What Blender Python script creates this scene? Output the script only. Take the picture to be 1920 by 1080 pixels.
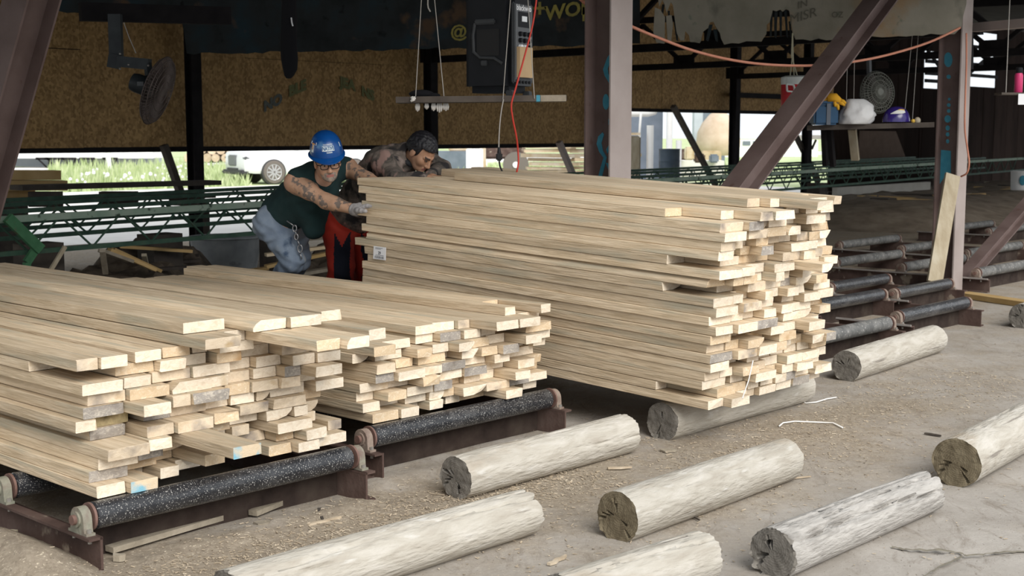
import bpy, bmesh, math, random
import numpy as np
from mathutils import Vector, Matrix, noise
from mathutils.geometry import tessellate_polygon

random.seed(11)
rs = np.random.RandomState(5)
scene = bpy.context.scene
C = scene.collection
for ob in list(bpy.data.objects):
    bpy.data.objects.remove(ob, do_unlink=True)

# ------------------------------------------------------------------ camera
F = 2500.0
TH = math.atan(290 / F)
H = 1.6
cam_d = bpy.data.cameras.new('camera')
cam = bpy.data.objects.new('camera', cam_d)
C.objects.link(cam)
cam.location = (0, 0, H)
cam.rotation_euler = (math.pi / 2 - TH, 0, 0)
cam_d.sensor_width = 36.0
cam_d.lens = F / 1920 * 36
cam_d.clip_end = 600
cam_d.dof.use_dof = True
cam_d.dof.focus_distance = 6.3
cam_d.dof.aperture_fstop = 6.3
scene.camera = cam

# ------------------------------------------------------------------ sky, sun, exposure
SUN_DIR = Vector((0.38, -0.74, 0.64))
world = bpy.data.worlds.new('overcast_sky')
scene.world = world
world.use_nodes = True
wn = world.node_tree
wn.nodes['Background'].inputs[0].default_value = (0.90, 0.95, 1.0, 1)
wn.nodes['Background'].inputs[1].default_value = 1.0
sun_d = bpy.data.lights.new('sun', 'SUN')
sun_d.energy = 3.1
sun_d.angle = math.radians(42)
sun_d.color = (1.0, 0.96, 0.90)
sun = bpy.data.objects.new('sun', sun_d)
C.objects.link(sun)
sun.location = (6, -8, 12)
sun.rotation_euler = SUN_DIR.to_track_quat('Z', 'Y').to_euler()
vs = scene.view_settings
vs.view_transform = 'Standard'
vs.look = 'None'
vs.exposure = 0.18
vs.gamma = 1.0
vs.use_curve_mapping = False

# ------------------------------------------------------------------ frames of the place
ANG = math.atan2(-0.683, 0.730)
E1 = Vector((math.cos(ANG), math.sin(ANG), 0))     # along the boards, towards the yard
E2 = Vector((-E1.y, E1.x, 0))                      # along the rollers, away to the right
UP = Vector((0, 0, 1))


def W(s, t, z=0.0):
    return E1 * s + E2 * t + UP * z


def ray(px, py):
    dx = (px - 960) / F
    dy = -(py - 540) / F
    return Vector((dx, math.cos(TH) + dy * math.sin(TH), -math.sin(TH) + dy * math.cos(TH)))


def P(px, py, Y):
    d = ray(px, py)
    k = Y / d.y
    return Vector((d.x * k, Y, H + d.z * k))


def G(px, py, z=0.0):
    d = ray(px, py)
    k = (z - H) / d.z
    return Vector((d.x * k, d.y * k, z))


def onS(px, py, s):
    d = ray(px, py)
    k = s / d.dot(E1)
    return Vector((0, 0, H)) + d * k


def onT(px, py, t):
    d = ray(px, py)
    k = t / d.dot(E2)
    return Vector((0, 0, H)) + d * k


def ST(p):
    return p.dot(E1), p.dot(E2)


# ------------------------------------------------------------------ mesh helpers
ORG = {}


class MB:
    def __init__(self):
        self.v = []
        self.f = []
        self.m = []

    def add(self, vs, fs, m=0):
        n = len(self.v)
        self.v += [Vector(p) for p in vs]
        for f in fs:
            self.f.append([i + n for i in f])
            self.m.append(m)
        return self

    def hexa(self, p, m=0):
        return self.add(p, [(0, 3, 2, 1), (4, 5, 6, 7), (0, 1, 5, 4), (1, 2, 6, 5), (2, 3, 7, 6), (3, 0, 4, 7)], m)

    def box(self, c, sx, sy, sz, ax=None, m=0):
        X, Y, Z = ax if ax else (Vector((1, 0, 0)), Vector((0, 1, 0)), UP)
        c = Vector(c)
        p = []
        for dz in (-.5, .5):
            for dx, dy in ((-.5, -.5), (.5, -.5), (.5, .5), (-.5, .5)):
                p.append(c + X * dx * sx + Y * dy * sy + Z * dz * sz)
        return self.hexa(p, m)

    def rbox(self, c, sx, sy, sz, ax=None, b=.01, m=0):
        """box with chamfered edges"""
        X, Y, Z = ax if ax else (Vector((1, 0, 0)), Vector((0, 1, 0)), UP)
        c = Vector(c)
        bm = bmesh.new()
        bmesh.ops.create_cube(bm, size=1)
        for v in bm.verts:
            v.co = Vector((v.co.x * sx, v.co.y * sy, v.co.z * sz))
        bmesh.ops.bevel(bm, geom=list(bm.edges), offset=min(b, sx * .45, sy * .45, sz * .45), segments=2, affect='EDGES')
        bm.verts.index_update()
        vv = [c + X * v.co.x + Y * v.co.y + Z * v.co.z for v in bm.verts]
        ff = [[v.index for v in f.verts] for f in bm.faces]
        bm.free()
        return self.add(vv, ff, m)

    def bar(self, p, q, w, h, side=None, m=0):
        """beam from p to q, w across (along side), h along the third axis"""
        p, q = Vector(p), Vector(q)
        d = (q - p)
        L = d.length
        d.normalize()
        s = side if side is not None else (d.cross(UP) if abs(d.z) < .95 else E2.copy())
        s = (s - d * s.dot(d)).normalized()
        u = s.cross(d)
        return self.box((p + q) / 2, L, w, h, (d, s, u), m)

    def ibeam(self, p, q, width, depth, side, tf=.014, tw=.010, m=0):
        """H section: flange plates spread along side, web along side x axis"""
        p, q = Vector(p), Vector(q)
        d = (q - p).normalized()
        s = (side - d * side.dot(d)).normalized()
        u = s.cross(d)
        L = (q - p).length
        c = (p + q) / 2
        self.box(c + u * (depth / 2 - tf / 2), L, width, tf, (d, s, u), m)
        self.box(c - u * (depth / 2 - tf / 2), L, width, tf, (d, s, u), m)
        self.box(c, L, tw, depth - 2 * tf + .002, (d, s, u), m)
        return self

    def tube(self, path, r, n=8, m=0, caps=True):
        path = [Vector(p) for p in path]
        rr = r if isinstance(r, (list, tuple)) else [r] * len(path)
        rings = []
        prev = None
        for i, p in enumerate(path):
            if i == 0:
                d = path[1] - path[0]
            elif i == len(path) - 1:
                d = path[-1] - path[-2]
            else:
                d = path[i + 1] - path[i - 1]
            d.normalize()
            if prev is None:
                a = d.orthogonal().normalized()
            else:
                a = (prev - d * prev.dot(d))
                a = a.normalized() if a.length > 1e-6 else d.orthogonal().normalized()
            prev = a
            b = d.cross(a)
            rings.append([p + (a * math.cos(2 * math.pi * k / n) + b * math.sin(2 * math.pi * k / n)) * rr[i] for k in range(n)])
        vv = [x for rg in rings for x in rg]
        ff = []
        for i in range(len(path) - 1):
            for k in range(n):
                ff.append((i * n + k, i * n + (k + 1) % n, (i + 1) * n + (k + 1) % n, (i + 1) * n + k))
        if caps:
            ff.append(list(range(n))[::-1])
            ff.append([(len(path) - 1) * n + k for k in range(n)])
        return self.add(vv, ff, m)

    def cyl(self, p, q, r0, r1=None, n=24, m=0):
        return self.tube([p, q], [r0, r0 if r1 is None else r1], n, m)

    def lathe(self, c, prof, n=32, ax=None, m=0, cap=True):
        X, Y, Z = ax if ax else (Vector((1, 0, 0)), Vector((0, 1, 0)), UP)
        c = Vector(c)
        vv = []
        ff = []
        for r, z in prof:
            for k in range(n):
                a = 2 * math.pi * k / n
                vv.append(c + X * r * math.cos(a) + Y * r * math.sin(a) + Z * z)
        for i in range(len(prof) - 1):
            for k in range(n):
                ff.append((i * n + k, i * n + (k + 1) % n, (i + 1) * n + (k + 1) % n, (i + 1) * n + k))
        if cap:
            ff.append(list(range(n))[::-1])
            ff.append([(len(prof) - 1) * n + k for k in range(n)])
        return self.add(vv, ff, m)

    def prism(self, pts, d, m=0):
        """planar outline of 3-D points, extruded by vector d"""
        pts = [Vector(p) for p in pts]
        tri = tessellate_polygon([pts])
        n = len(pts)
        nrm = Vector((0, 0, 0))
        for i in range(n):
            nrm += (pts[i]).cross(pts[(i + 1) % n])
        flip = nrm.dot(Vector(d)) > 0
        vv = pts + [p + Vector(d) for p in pts]
        ff = []
        for t in tri:
            a, b, c = t
            tn = (pts[b] - pts[a]).cross(pts[c] - pts[a])
            if tn.dot(Vector(d)) > 0:
                a, c = c, a
            ff.append((a, b, c))
            ff.append((c + n, b + n, a + n))
        for i in range(n):
            j = (i + 1) % n
            ff.append((i, j, j + n, i + n) if flip else (j, i, i + n, j + n))
        return self.add(vv, ff, m)

    def sphere(self, c, rx, ry=None, rz=None, ax=None, n=16, m=0):
        ry = rx if ry is None else ry
        rz = rx if rz is None else rz
        X, Y, Z = ax if ax else (Vector((1, 0, 0)), Vector((0, 1, 0)), UP)
        c = Vector(c)
        k = n // 2
        vv = [c + Z * rz]
        for i in range(1, k):
            th = math.pi * i / k
            for j in range(n):
                a = 2 * math.pi * j / n
                vv.append(c + X * rx * math.sin(th) * math.cos(a) + Y * ry * math.sin(th) * math.sin(a) + Z * rz * math.cos(th))
        vv.append(c - Z * rz)
        ff = [(0, 1 + j, 1 + (j + 1) % n) for j in range(n)]
        for i in range(k - 2):
            for j in range(n):
                a = 1 + i * n
                ff.append((a + j, a + n + j, a + n + (j + 1) % n, a + (j + 1) % n))
        a = 1 + (k - 2) * n
        e = len(vv) - 1
        ff += [(a + j, e, a + (j + 1) % n) for j in range(n)]
        return self.add(vv, ff, m)

    def build(self, name, mats, parent=None, smooth=False, angle=None, org=None, rot=None):
        mats = mats if isinstance(mats, (list, tuple)) else [mats]
        if parent is not None:
            o0 = ORG[parent.name]
        elif org is not None:
            o0 = Vector(org)
        else:
            lo = Vector((min(v[i] for v in self.v) for i in range(3)))
            hi = Vector((max(v[i] for v in self.v) for i in range(3)))
            o0 = Vector(((lo.x + hi.x) / 2, (lo.y + hi.y) / 2, lo.z))
        me = bpy.data.meshes.new(name)
        me.from_pydata([tuple(v - o0) for v in self.v], [], self.f)
        for mt in mats:
            me.materials.append(M[mt] if isinstance(mt, str) else mt)
        if len(mats) > 1:
            me.polygons.foreach_set('material_index', self.m)
        me.update()
        if smooth:
            me.polygons.foreach_set('use_smooth', [True] * len(me.polygons))
            if angle:
                me.set_sharp_from_angle(angle=math.radians(angle))
        ob = bpy.data.objects.new(name, me)
        C.objects.link(ob)
        if parent is not None:
            ob.parent = parent
        else:
            ob.location = o0
        ORG[ob.name] = o0
        return ob


def thing(name, label, cat, loc, group=None):
    o = bpy.data.objects.new(name, None)
    o.empty_display_size = .1
    C.objects.link(o)
    o.location = loc
    ORG[o.name] = Vector(loc)
    return tag(o, label, cat, group)


def tag(o, label, cat, group=None, kind=None):
    o['label'] = label
    if cat:
        o['category'] = cat
    if group:
        o['group'] = group
    if kind:
        o['kind'] = kind
    return o


def struct(o, label=None):
    o['kind'] = 'structure'
    if label:
        o['label'] = label
    return o


def text_mesh(s, size, to_world, name, mat, parent, bold=0.0):
    """lettering as flat mesh; to_world maps (x, y) of the text to a world point"""
    cu = bpy.data.curves.new(name, 'FONT')
    cu.body = s
    cu.size = size
    cu.offset = bold
    cu.resolution_u = 3
    cu.align_x = 'CENTER'
    cu.align_y = 'CENTER'
    tmp = bpy.data.objects.new(name + '_tmp', cu)
    C.objects.link(tmp)
    dg = bpy.context.evaluated_depsgraph_get()
    me = bpy.data.meshes.new_from_object(tmp.evaluated_get(dg))
    mb = MB()
    mb.add([to_world(v.co.x, v.co.y) for v in me.vertices], [list(p.vertices) for p in me.polygons])
    bpy.data.objects.remove(tmp, do_unlink=True)
    bpy.data.curves.remove(cu)
    bpy.data.meshes.remove(me)
    return mb.build(name, mat, parent)


# ------------------------------------------------------------------ materials
M = {}


def mat(name, cols, scale=6, vec=(1, 1, 1), rough=.8, bump=0, bscale=None, detail=6, metal=0, rnd=0, spots=None, dist=0, spec=.3, coord='Object', noise_rough=.55):
    m = bpy.data.materials.new(name)
    m.use_nodes = True
    nt = m.node_tree
    N = nt.nodes
    Lk = nt.links.new
    b = N['Principled BSDF']
    b.inputs['Roughness'].default_value = rough
    b.inputs['Metallic'].default_value = metal
    b.inputs['Specular IOR Level'].default_value = spec
    M[name] = m
    if len(cols) == 1 and not spots and not bump and not rnd:
        b.inputs['Base Color'].default_value = (*cols[0], 1)
        return m
    tc = N.new('ShaderNodeTexCoord')
    mp = N.new('ShaderNodeMapping')
    mp.inputs['Scale'].default_value = vec
    Lk(tc.outputs[coord], mp.inputs[0])
    oi = N.new('ShaderNodeObjectInfo')
    if rnd:
        ad = N.new('ShaderNodeVectorMath')
        ad.operation = 'ADD'
        mu = N.new('ShaderNodeMath')
        mu.operation = 'MULTIPLY'
        mu.inputs[1].default_value = 37
        Lk(oi.outputs['Random'], mu.inputs[0])
        Lk(mp.outputs[0], ad.inputs[0])
        Lk(mu.outputs[0], ad.inputs[1])
        vout = ad.outputs[0]
    else:
        vout = mp.outputs[0]
    nz = N.new('ShaderNodeTexNoise')
    nz.inputs['Scale'].default_value = scale
    nz.inputs['Detail'].default_value = detail
    nz.inputs['Roughness'].default_value = noise_rough
    nz.inputs['Distortion'].default_value = dist
    Lk(vout, nz.inputs['Vector'])
    rp = N.new('ShaderNodeValToRGB')
    el = rp.color_ramp.elements
    n = len(cols)
    for i, c in enumerate(cols):
        pos = .3 + .4 * i / max(n - 1, 1)
        if i < 2:
            e = el[i]
            e.position = pos
        else:
            e = el.new(pos)
        e.color = (*c, 1)
    if n == 1:
        el[1].color = (*cols[0], 1)
        el[1].position = .9
    Lk(nz.outputs['Fac'], rp.inputs[0])
    out = rp.outputs[0]
    if spots:
        for (sc, ss, th, sv, *so) in spots:
            mp2 = N.new('ShaderNodeMapping')
            mp2.inputs['Scale'].default_value = sv
            mp2.inputs['Location'].default_value = (3.1, 7.7, 1.3)
            Lk(vout if rnd else tc.outputs[coord], mp2.inputs[0])
            n2 = N.new('ShaderNodeTexNoise')
            n2.inputs['Scale'].default_value = ss
            n2.inputs['Detail'].default_value = 5
            Lk(mp2.outputs[0], n2.inputs['Vector'])
            r2 = N.new('ShaderNodeValToRGB')
            r2.color_ramp.elements[0].position = th
            r2.color_ramp.elements[1].position = min(th + (so[0] if so else .06), .99)
            Lk(n2.outputs['Fac'], r2.inputs[0])
            mx = N.new('ShaderNodeMixRGB')
            mx.inputs[2].default_value = (*sc, 1)
            Lk(r2.outputs[0], mx.inputs[0])
            Lk(out, mx.inputs[1])
            out = mx.outputs[0]
    if rnd:
        hs = N.new('ShaderNodeHueSaturation')
        mr = N.new('ShaderNodeMapRange')
        mr.inputs['To Min'].default_value = 1 - rnd
        mr.inputs['To Max'].default_value = 1 + rnd
        Lk(oi.outputs['Random'], mr.inputs[0])
        Lk(mr.outputs[0], hs.inputs['Value'])
        Lk(out, hs.inputs['Color'])
        out = hs.outputs[0]
    Lk(out, b.inputs['Base Color'])
    if bump:
        bp = N.new('ShaderNodeBump')
        bp.inputs['Strength'].default_value = bump
        bp.inputs['Distance'].default_value = .01
        if bscale:
            n3 = N.new('ShaderNodeTexNoise')
            n3.inputs['Scale'].default_value = bscale
            n3.inputs['Detail'].default_value = 4
            Lk(vout, n3.inputs['Vector'])
            Lk(n3.outputs['Fac'], bp.inputs['Height'])
        else:
            Lk(nz.outputs['Fac'], bp.inputs['Height'])
        Lk(bp.outputs[0], b.inputs['Normal'])
    return m


# lumber: local x runs along the board
mat('board_side', [(.45, .35, .23), (.595, .475, .33), (.70, .58, .425)], scale=2.2, vec=(1.6, 22, 22), rough=.85, bump=.5, bscale=5, rnd=.17, dist=.8,
    spots=[((.45, .40, .30), 1.2, .54, (.8, .6, .6), .14), ((.37, .27, .16), 3, .74, (1.5, .5, .5), .08)])
for nm, cols, spots in (
        ('end_plain', [(.70, .585, .44), (.81, .70, .555), (.87, .78, .64)], [((.62, .475, .30), 1.6, .60, (1, 1, .7), .2)]),
        ('end_stain', [(.62, .50, .36), (.74, .62, .47)], [((.30, .255, .215), 1.5, .52, (1, 1, .6), .18), ((.52, .38, .22), 2.0, .60, (1, 1, 1), .16)]),
        ('end_heart', [(.74, .61, .45), (.66, .50, .32), (.80, .68, .52)], [((.45, .29, .15), 1.5, .55, (1, 1, .7), .2)]),
        ('end_grey', [(.46, .42, .37), (.32, .29, .26), (.58, .52, .44)], [((.22, .19, .165), 2.5, .52, (1, 1, .6), .2)]),
        ('end_blue', [(.70, .56, .38), (.76, .62, .45)], [((.24, .50, .62), 1.6, .50, (1, 1, .6), .1)])):
    mat(nm, cols, scale=7, vec=(2, 5, 9), rough=.85, bump=.3, bscale=45, rnd=.10, dist=1.2, spots=spots)
# weathered logs
mat('log_side', [(.36, .325, .275), (.45, .42, .365), (.52, .49, .44)], scale=2.2, vec=(2.2, 9, 9), rough=.9, bump=.9, bscale=7, rnd=.08, dist=.8,
    spots=[((.35, .29, .22), .9, .60, (1, .6, .6), .14), ((.25, .225, .195), 2.2, .66, (.35, 1.6, 1.6), .06), ((.55, .53, .49), 3.0, .63, (1, 1, 1), .1)])
mat('log_grey', [(.26, .245, .225), (.40, .38, .355), (.48, .46, .43)], scale=2.5, vec=(2, 10, 10), rough=.95, bump=.9, bscale=10, dist=1.2,
    spots=[((.13, .12, .11), 1.8, .62, (.5, 1.4, 1.4), .06)])
mat('log_end', [(.20, .18, .155), (.29, .265, .23), (.35, .32, .28)], scale=16, vec=(1, 1, 1), rough=.95, bump=.8, bscale=40, rnd=.15,
    spots=[((.38, .33, .22), 5, .60, (1, 1, 1))])
mat('log_end_brown', [(.19, .155, .10), (.28, .23, .15), (.33, .29, .21)], scale=20, vec=(1, 1, 1), rough=.95, bump=.7, bscale=50)
# steel
mat('steel_primer', [(.10, .067, .060), (.135, .094, .086), (.16, .117, .108)], scale=3, vec=(1, 1, 1), rough=.65, bump=.1, bscale=60, spec=.35,
    spots=[((.10, .06, .05), 9, .66, (1, 1, .5))])
mat('steel_pale_lit', [(.315, .265, .245), (.36, .305, .285), (.40, .345, .325)], scale=2.5, vec=(1, 1, 1), rough=.7, bump=.08, bscale=80)  # pale steel; on column fronts it carries the daylight in its colour
mat('steel_black', [(.010, .009, .010), (.019, .017, .018)], scale=6, rough=.8, spec=.12)
mat('rust', [(.075, .045, .035), (.135, .085, .065), (.20, .14, .11)], scale=9, rough=.85, bump=.4, bscale=50, spots=[((.25, .20, .155), 12, .60, (1, 1, 1))])
mat('rust_plate', [(.060, .036, .030), (.095, .060, .050), (.14, .10, .085)], scale=5, rough=.8, bump=.3, bscale=40, spots=[((.28, .23, .18), 7, .62, (1, 1, 1))])
mat('bearing', [(.20, .155, .125), (.28, .22, .18), (.16, .11, .09)], scale=14, rough=.75, bump=.3, bscale=60)
mat('bearing_green', [(.16, .17, .13), (.25, .24, .19), (.17, .12, .10)], scale=12, rough=.7, bump=.3, bscale=60)
mat('hub', [(.13, .075, .06), (.20, .12, .10)], scale=20, rough=.6)
mat('bolt', [(.38, .36, .33)], rough=.5, metal=.6)
mat('roller_black', [(.012, .013, .016), (.022, .023, .027), (.035, .036, .040)], scale=8, rough=.32, spec=.6, bump=.05, bscale=60,
    spots=[((.44, .43, .41), 190, .60, (1, 1, 1), .05), ((.10, .10, .10), 9, .58, (1, 1, 1), .2)])
mat('roller_dusty', [(.07, .07, .07), (.13, .13, .125), (.22, .215, .205)], scale=9, rough=.6, spec=.4, bump=.1, bscale=60, spots=[((.34, .33, .31), 50, .60, (1, 1, 1))])
mat('rod_dusty', [(.26, .24, .225), (.36, .33, .31)], scale=12, rough=.8)
# building
mat('roof_sheet', [(.05, .042, .036), (.07, .06, .05)], scale=3, rough=.9, spec=.05)
mat('dark_wall', [(.014, .010, .008), (.024, .016, .013), (.019, .013, .011)], scale=3, vec=(1, 1, .3), rough=.95, bump=.2, bscale=20, rnd=.3, spec=.03)
mat('brown_panel', [(.10, .065, .045), (.135, .09, .065)], scale=4, rough=.85, rnd=.12)
mat('belt_dark', [(.016, .018, .018), (.028, .032, .033), (.024, .042, .052)], scale=2.4, rough=.9, bump=.15, bscale=40, spec=.08,
    spots=[((.085, .055, .035), 2.2, .62, (1, 1, 1)), ((.012, .013, .014), 5, .66, (1, 1, 1))])
mat('belt_olive', [(.15, .14, .105), (.205, .19, .15), (.25, .23, .185)], scale=2.0, rough=.85, bump=.2, bscale=60,
    spots=[((.24, .15, .07), 1.6, .58, (1, 1, 1), .14), ((.085, .085, .065), 3.5, .58, (1, 1, .6), .14), ((.07, .10, .075), 6, .66, (1, 1, 1), .08)])
mat('green_steel', [(.028, .065, .045), (.045, .10, .068), (.07, .12, .08)], scale=8, rough=.65, bump=.15, bscale=30, spots=[((.10, .09, .065), 9, .66, (1, 1, 1))])
mat('green_light', [(.22, .33, .25), (.31, .41, .32), (.38, .45, .37)], scale=6, rough=.75, spots=[((.045, .075, .05), 9, .60, (1, 1, 1))])
mat('green_bright', [(.05, .16, .075), (.08, .23, .11)], scale=9, rough=.7, spots=[((.12, .11, .07), 12, .66, (1, 1, 1))])
mat('galvanized', [(.25, .27, .28), (.33, .35, .36), (.40, .42, .43)], scale=5, rough=.5, metal=.3, spots=[((.17, .18, .18), 4, .64, (1, 1, 1))])
mat('old_plank', [(.20, .17, .13), (.30, .26, .20), (.38, .33, .26)], scale=3, vec=(3, 3, 3), rough=.9, bump=.3, bscale=30, rnd=.2)
mat('dark_plank', [(.055, .045, .04), (.10, .085, .07)], scale=6, rough=.9, bump=.2, bscale=30, rnd=.25)
mat('yellow_plank', [(.48, .32, .13), (.60, .42, .20)], scale=4, rough=.85, bump=.2, bscale=30, rnd=.2)
mat('slab_wood', [(.46, .34, .19), (.62, .50, .34), (.70, .62, .50)], scale=3, rough=.9, bump=.2, bscale=30, rnd=.35)
mat('grey_plank', [(.34, .28, .19), (.42, .36, .26), (.48, .43, .33)], scale=3, vec=(4, 4, 1), rough=.9, bump=.25, bscale=30)
# yard
mat('leaf_grass', [(.30, .39, .17), (.43, .50, .27), (.58, .61, .42)], scale=1.4, rough=.9, rnd=.2)
mat('field', [(.36, .46, .20), (.48, .56, .30), (.60, .62, .42)], scale=.35, rough=.95, bump=.3, bscale=9)
mat('gravel', [(.66, .64, .60), (.78, .76, .73)], scale=2.2, rough=.95, bump=.3, bscale=30)
mat('chip', [(.34, .27, .19), (.50, .41, .30), (.66, .58, .46)], scale=9, rough=.9)
mat('white_paint', [(.80, .80, .79), (.86, .86, .85)], scale=3, rough=.5)
mat('car_white', [(.82, .83, .84)], rough=.22, spec=.6)
mat('car_dark', [(.05, .05, .055)], rough=.4)
mat('car_glass', [(.16, .19, .22)], rough=.1, spec=.7)
mat('alloy', [(.55, .55, .56)], rough=.35, metal=.6)
mat('tyre', [(.16, .14, .125)], rough=.9)
mat('grille', [(.10, .11, .115), (.25, .26, .27)], scale=60, rough=.4)
mat('pale_blue', [(.42, .47, .52), (.50, .55, .60)], scale=2, rough=.7)
mat('machine_blue', [(.13, .16, .20), (.18, .21, .26)], scale=3, rough=.6)
mat('tan_tank', [(.50, .38, .27), (.66, .53, .42)], scale=2, rough=.7)
mat('drum_blue', [(.06, .085, .115), (.09, .12, .155)], scale=5, rough=.45, spots=[((.16, .15, .14), 6, .64, (1, 1, 1))])
mat('concrete', [(.55, .52, .46), (.66, .63, .57)], scale=3, rough=.9)
mat('bark_log', [(.22, .16, .12), (.36, .28, .22), (.50, .40, .32)], scale=5, rough=.95, rnd=.3)
mat('log_cut', [(.55, .42, .29), (.68, .55, .42)], scale=5, rough=.9, rnd=.25)
# small things
mat('plastic_black', [(.007, .008, .010), (.012, .013, .016)], scale=5, rough=.55, spec=.2, spots=[((.026, .027, .027), 4, .68, (1, 1, 1), .1)])
mat('plastic_grey', [(.030, .033, .036), (.045, .048, .052)], scale=5, rough=.5)
mat('panel_grey', [(.115, .122, .13)], rough=.6)
mat('cardboard', [(.42, .29, .16), (.50, .36, .21)], scale=4, rough=.85)
mat('screen_white', [(.75, .78, .80)], rough=.4)
mat('red_cord', [(.50, .045, .03)], rough=.5)
mat('orange_hose', [(.55, .22, .14), (.62, .28, .19)], scale=8, rough=.55)
mat('black_rubber', [(.012, .012, .013)], rough=.6)
mat('string', [(.40, .38, .35)], rough=.9)
mat('rope', [(.38, .36, .26)], rough=.95)
mat('white_cotton', [(.62, .60, .57), (.72, .70, .67)], scale=12, rough=.95)
mat('fan_wire', [(.13, .10, .09), (.19, .155, .14)], scale=9, rough=.5, metal=.4)
mat('fan_wire_pale', [(.20, .21, .18), (.27, .27, .24)], scale=9, rough=.6, metal=.3)
mat('fan_body', [(.018, .022, .026), (.035, .042, .046)], scale=7, rough=.5)
mat('fan_blade', [(.09, .075, .068), (.13, .11, .10)], scale=6, rough=.5)
mat('cooler_red', [(.52, .025, .035), (.58, .04, .045)], scale=3, rough=.4)
mat('cooler_white', [(.62, .66, .64), (.72, .75, .73)], scale=4, rough=.5)
mat('cooler_blue', [(.012, .060, .135), (.02, .085, .18)], scale=4, rough=.4)
mat('strap', [(.14, .16, .19)], rough=.8)
mat('glove_yellow', [(.72, .36, .02), (.82, .46, .04)], scale=9, rough=.8)
mat('bag_white', [(.66, .66, .66), (.78, .78, .78)], scale=6, rough=.45, bump=.6, bscale=16)
mat('helmet_purple', [(.030, .016, .14), (.042, .025, .20)], scale=4, rough=.2, spec=.6)
mat('paint_white', [(.78, .78, .76)], rough=.5)
mat('paint_gold', [(.78, .50, .08)], rough=.5)
mat('bottle_pink', [(.58, .045, .16)], rough=.35)
mat('paint_blue', [(.045, .24, .34), (.07, .31, .42)], scale=14, rough=.7)
mat('paint_yellow', [(.34, .29, .07), (.20, .175, .055)], scale=25, rough=.9)
mat('paint_green', [(.19, .20, .09), (.14, .145, .07)], scale=20, rough=.9)
mat('paint_slate', [(.10, .12, .12), (.14, .145, .12)], scale=20, rough=.9)
mat('paint_dark', [(.095, .09, .07)], rough=.9)
mat('label_white', [(.80, .81, .83)], rough=.5)
mat('ink', [(.05, .055, .08)], rough=.6)
mat('cloth_black', [(.008, .008, .010)], rough=.95)
mat('strip_white', [(.80, .78, .74)], rough=.6)
mat('dirt_bank', [(.16, .125, .09), (.25, .20, .15), (.33, .275, .21)], scale=3, rough=.95, bump=.8, bscale=9)
mat('rust_shaded', [(.020, .013, .011), (.040, .027, .022), (.06, .045, .036)], scale=7, rough=.9, bump=.4, bscale=30)  # dark rust, taken near black for the shade under the rollers
mat('crack_dirt', [(.13, .115, .09), (.26, .235, .18)], scale=30, rough=.95)
mat('bark_heap', [(.05, .038, .028), (.10, .078, .058), (.20, .16, .12)], scale=5, rough=.95, bump=.8, bscale=14)
mat('moss_wood', [(.20, .165, .075), (.42, .34, .19), (.15, .12, .065)], scale=12, rough=.95, bump=.6)

# oriented strand board: flakes of many browns
m = bpy.data.materials.new('osb')
m.use_nodes = True
M['osb'] = m
nt = m.node_tree
N = nt.nodes
b = N['Principled BSDF']
b.inputs['Roughness'].default_value = .85
tc = N.new('ShaderNodeTexCoord')
mp = N.new('ShaderNodeMapping')
mp.inputs['Scale'].default_value = (1, 1, .75)
nt.links.new(tc.outputs['Object'], mp.inputs[0])
vo = N.new('ShaderNodeTexVoronoi')
vo.inputs['Scale'].default_value = 34
vo.inputs['Randomness'].default_value = 1
nt.links.new(mp.outputs[0], vo.inputs['Vector'])
sp = N.new('ShaderNodeSeparateColor')
nt.links.new(vo.outputs['Color'], sp.inputs[0])
nz = N.new('ShaderNodeTexNoise')
nz.inputs['Scale'].default_value = 3.5
nz.inputs['Detail'].default_value = 6
nt.links.new(tc.outputs['Object'], nz.inputs['Vector'])
ad = N.new('ShaderNodeMath')
ad.operation = 'ADD'
nt.links.new(sp.outputs[0], ad.inputs[0])
nt.links.new(nz.outputs['Fac'], ad.inputs[1])
rp = N.new('ShaderNodeValToRGB')
el = rp.color_ramp.elements
el[0].position = .35
el[0].color = (.25, .15, .058, 1)
el[1].position = 1.0
el[1].color = (.50, .32, .135, 1)
e = el.new(.65)
e.color = (.37, .23, .092, 1)
dv = N.new('ShaderNodeMath')
dv.operation = 'MULTIPLY'
dv.inputs[1].default_value = .6
nt.links.new(ad.outputs[0], dv.inputs[0])
nt.links.new(dv.outputs[0], rp.inputs[0])
nt.links.new(rp.outputs[0], b.inputs['Base Color'])

# yard ground: dusty concrete and dirt with sawdust
m = bpy.data.materials.new('yard_ground')
m.use_nodes = True
M['yard_ground'] = m
nt = m.node_tree
N = nt.nodes
Lk = nt.links.new
b = N['Principled BSDF']
b.inputs['Roughness'].default_value = .95
b.inputs['Specular IOR Level'].default_value = .15
geo = N.new('ShaderNodeNewGeometry')


def nnoise(sc, det=6, rg=.6, vec=(1, 1, 1), ds=0):
    mpn = N.new('ShaderNodeMapping')
    mpn.inputs['Scale'].default_value = vec
    Lk(geo.outputs['Position'], mpn.inputs[0])
    n = N.new('ShaderNodeTexNoise')
    n.inputs['Scale'].default_value = sc
    n.inputs['Detail'].default_value = det
    n.inputs['Roughness'].default_value = rg
    n.inputs['Distortion'].default_value = ds
    Lk(mpn.outputs[0], n.inputs['Vector'])
    return n.outputs['Fac']


def nramp(fac, stops):
    r = N.new('ShaderNodeValToRGB')
    for i, (p, c) in enumerate(stops):
        if i < 2:
            e = r.color_ramp.elements[i]
            e.position = p
        else:
            e = r.color_ramp.elements.new(p)
        e.color = (*c, 1)
    Lk(fac, r.inputs[0])
    return r.outputs[0]


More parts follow.
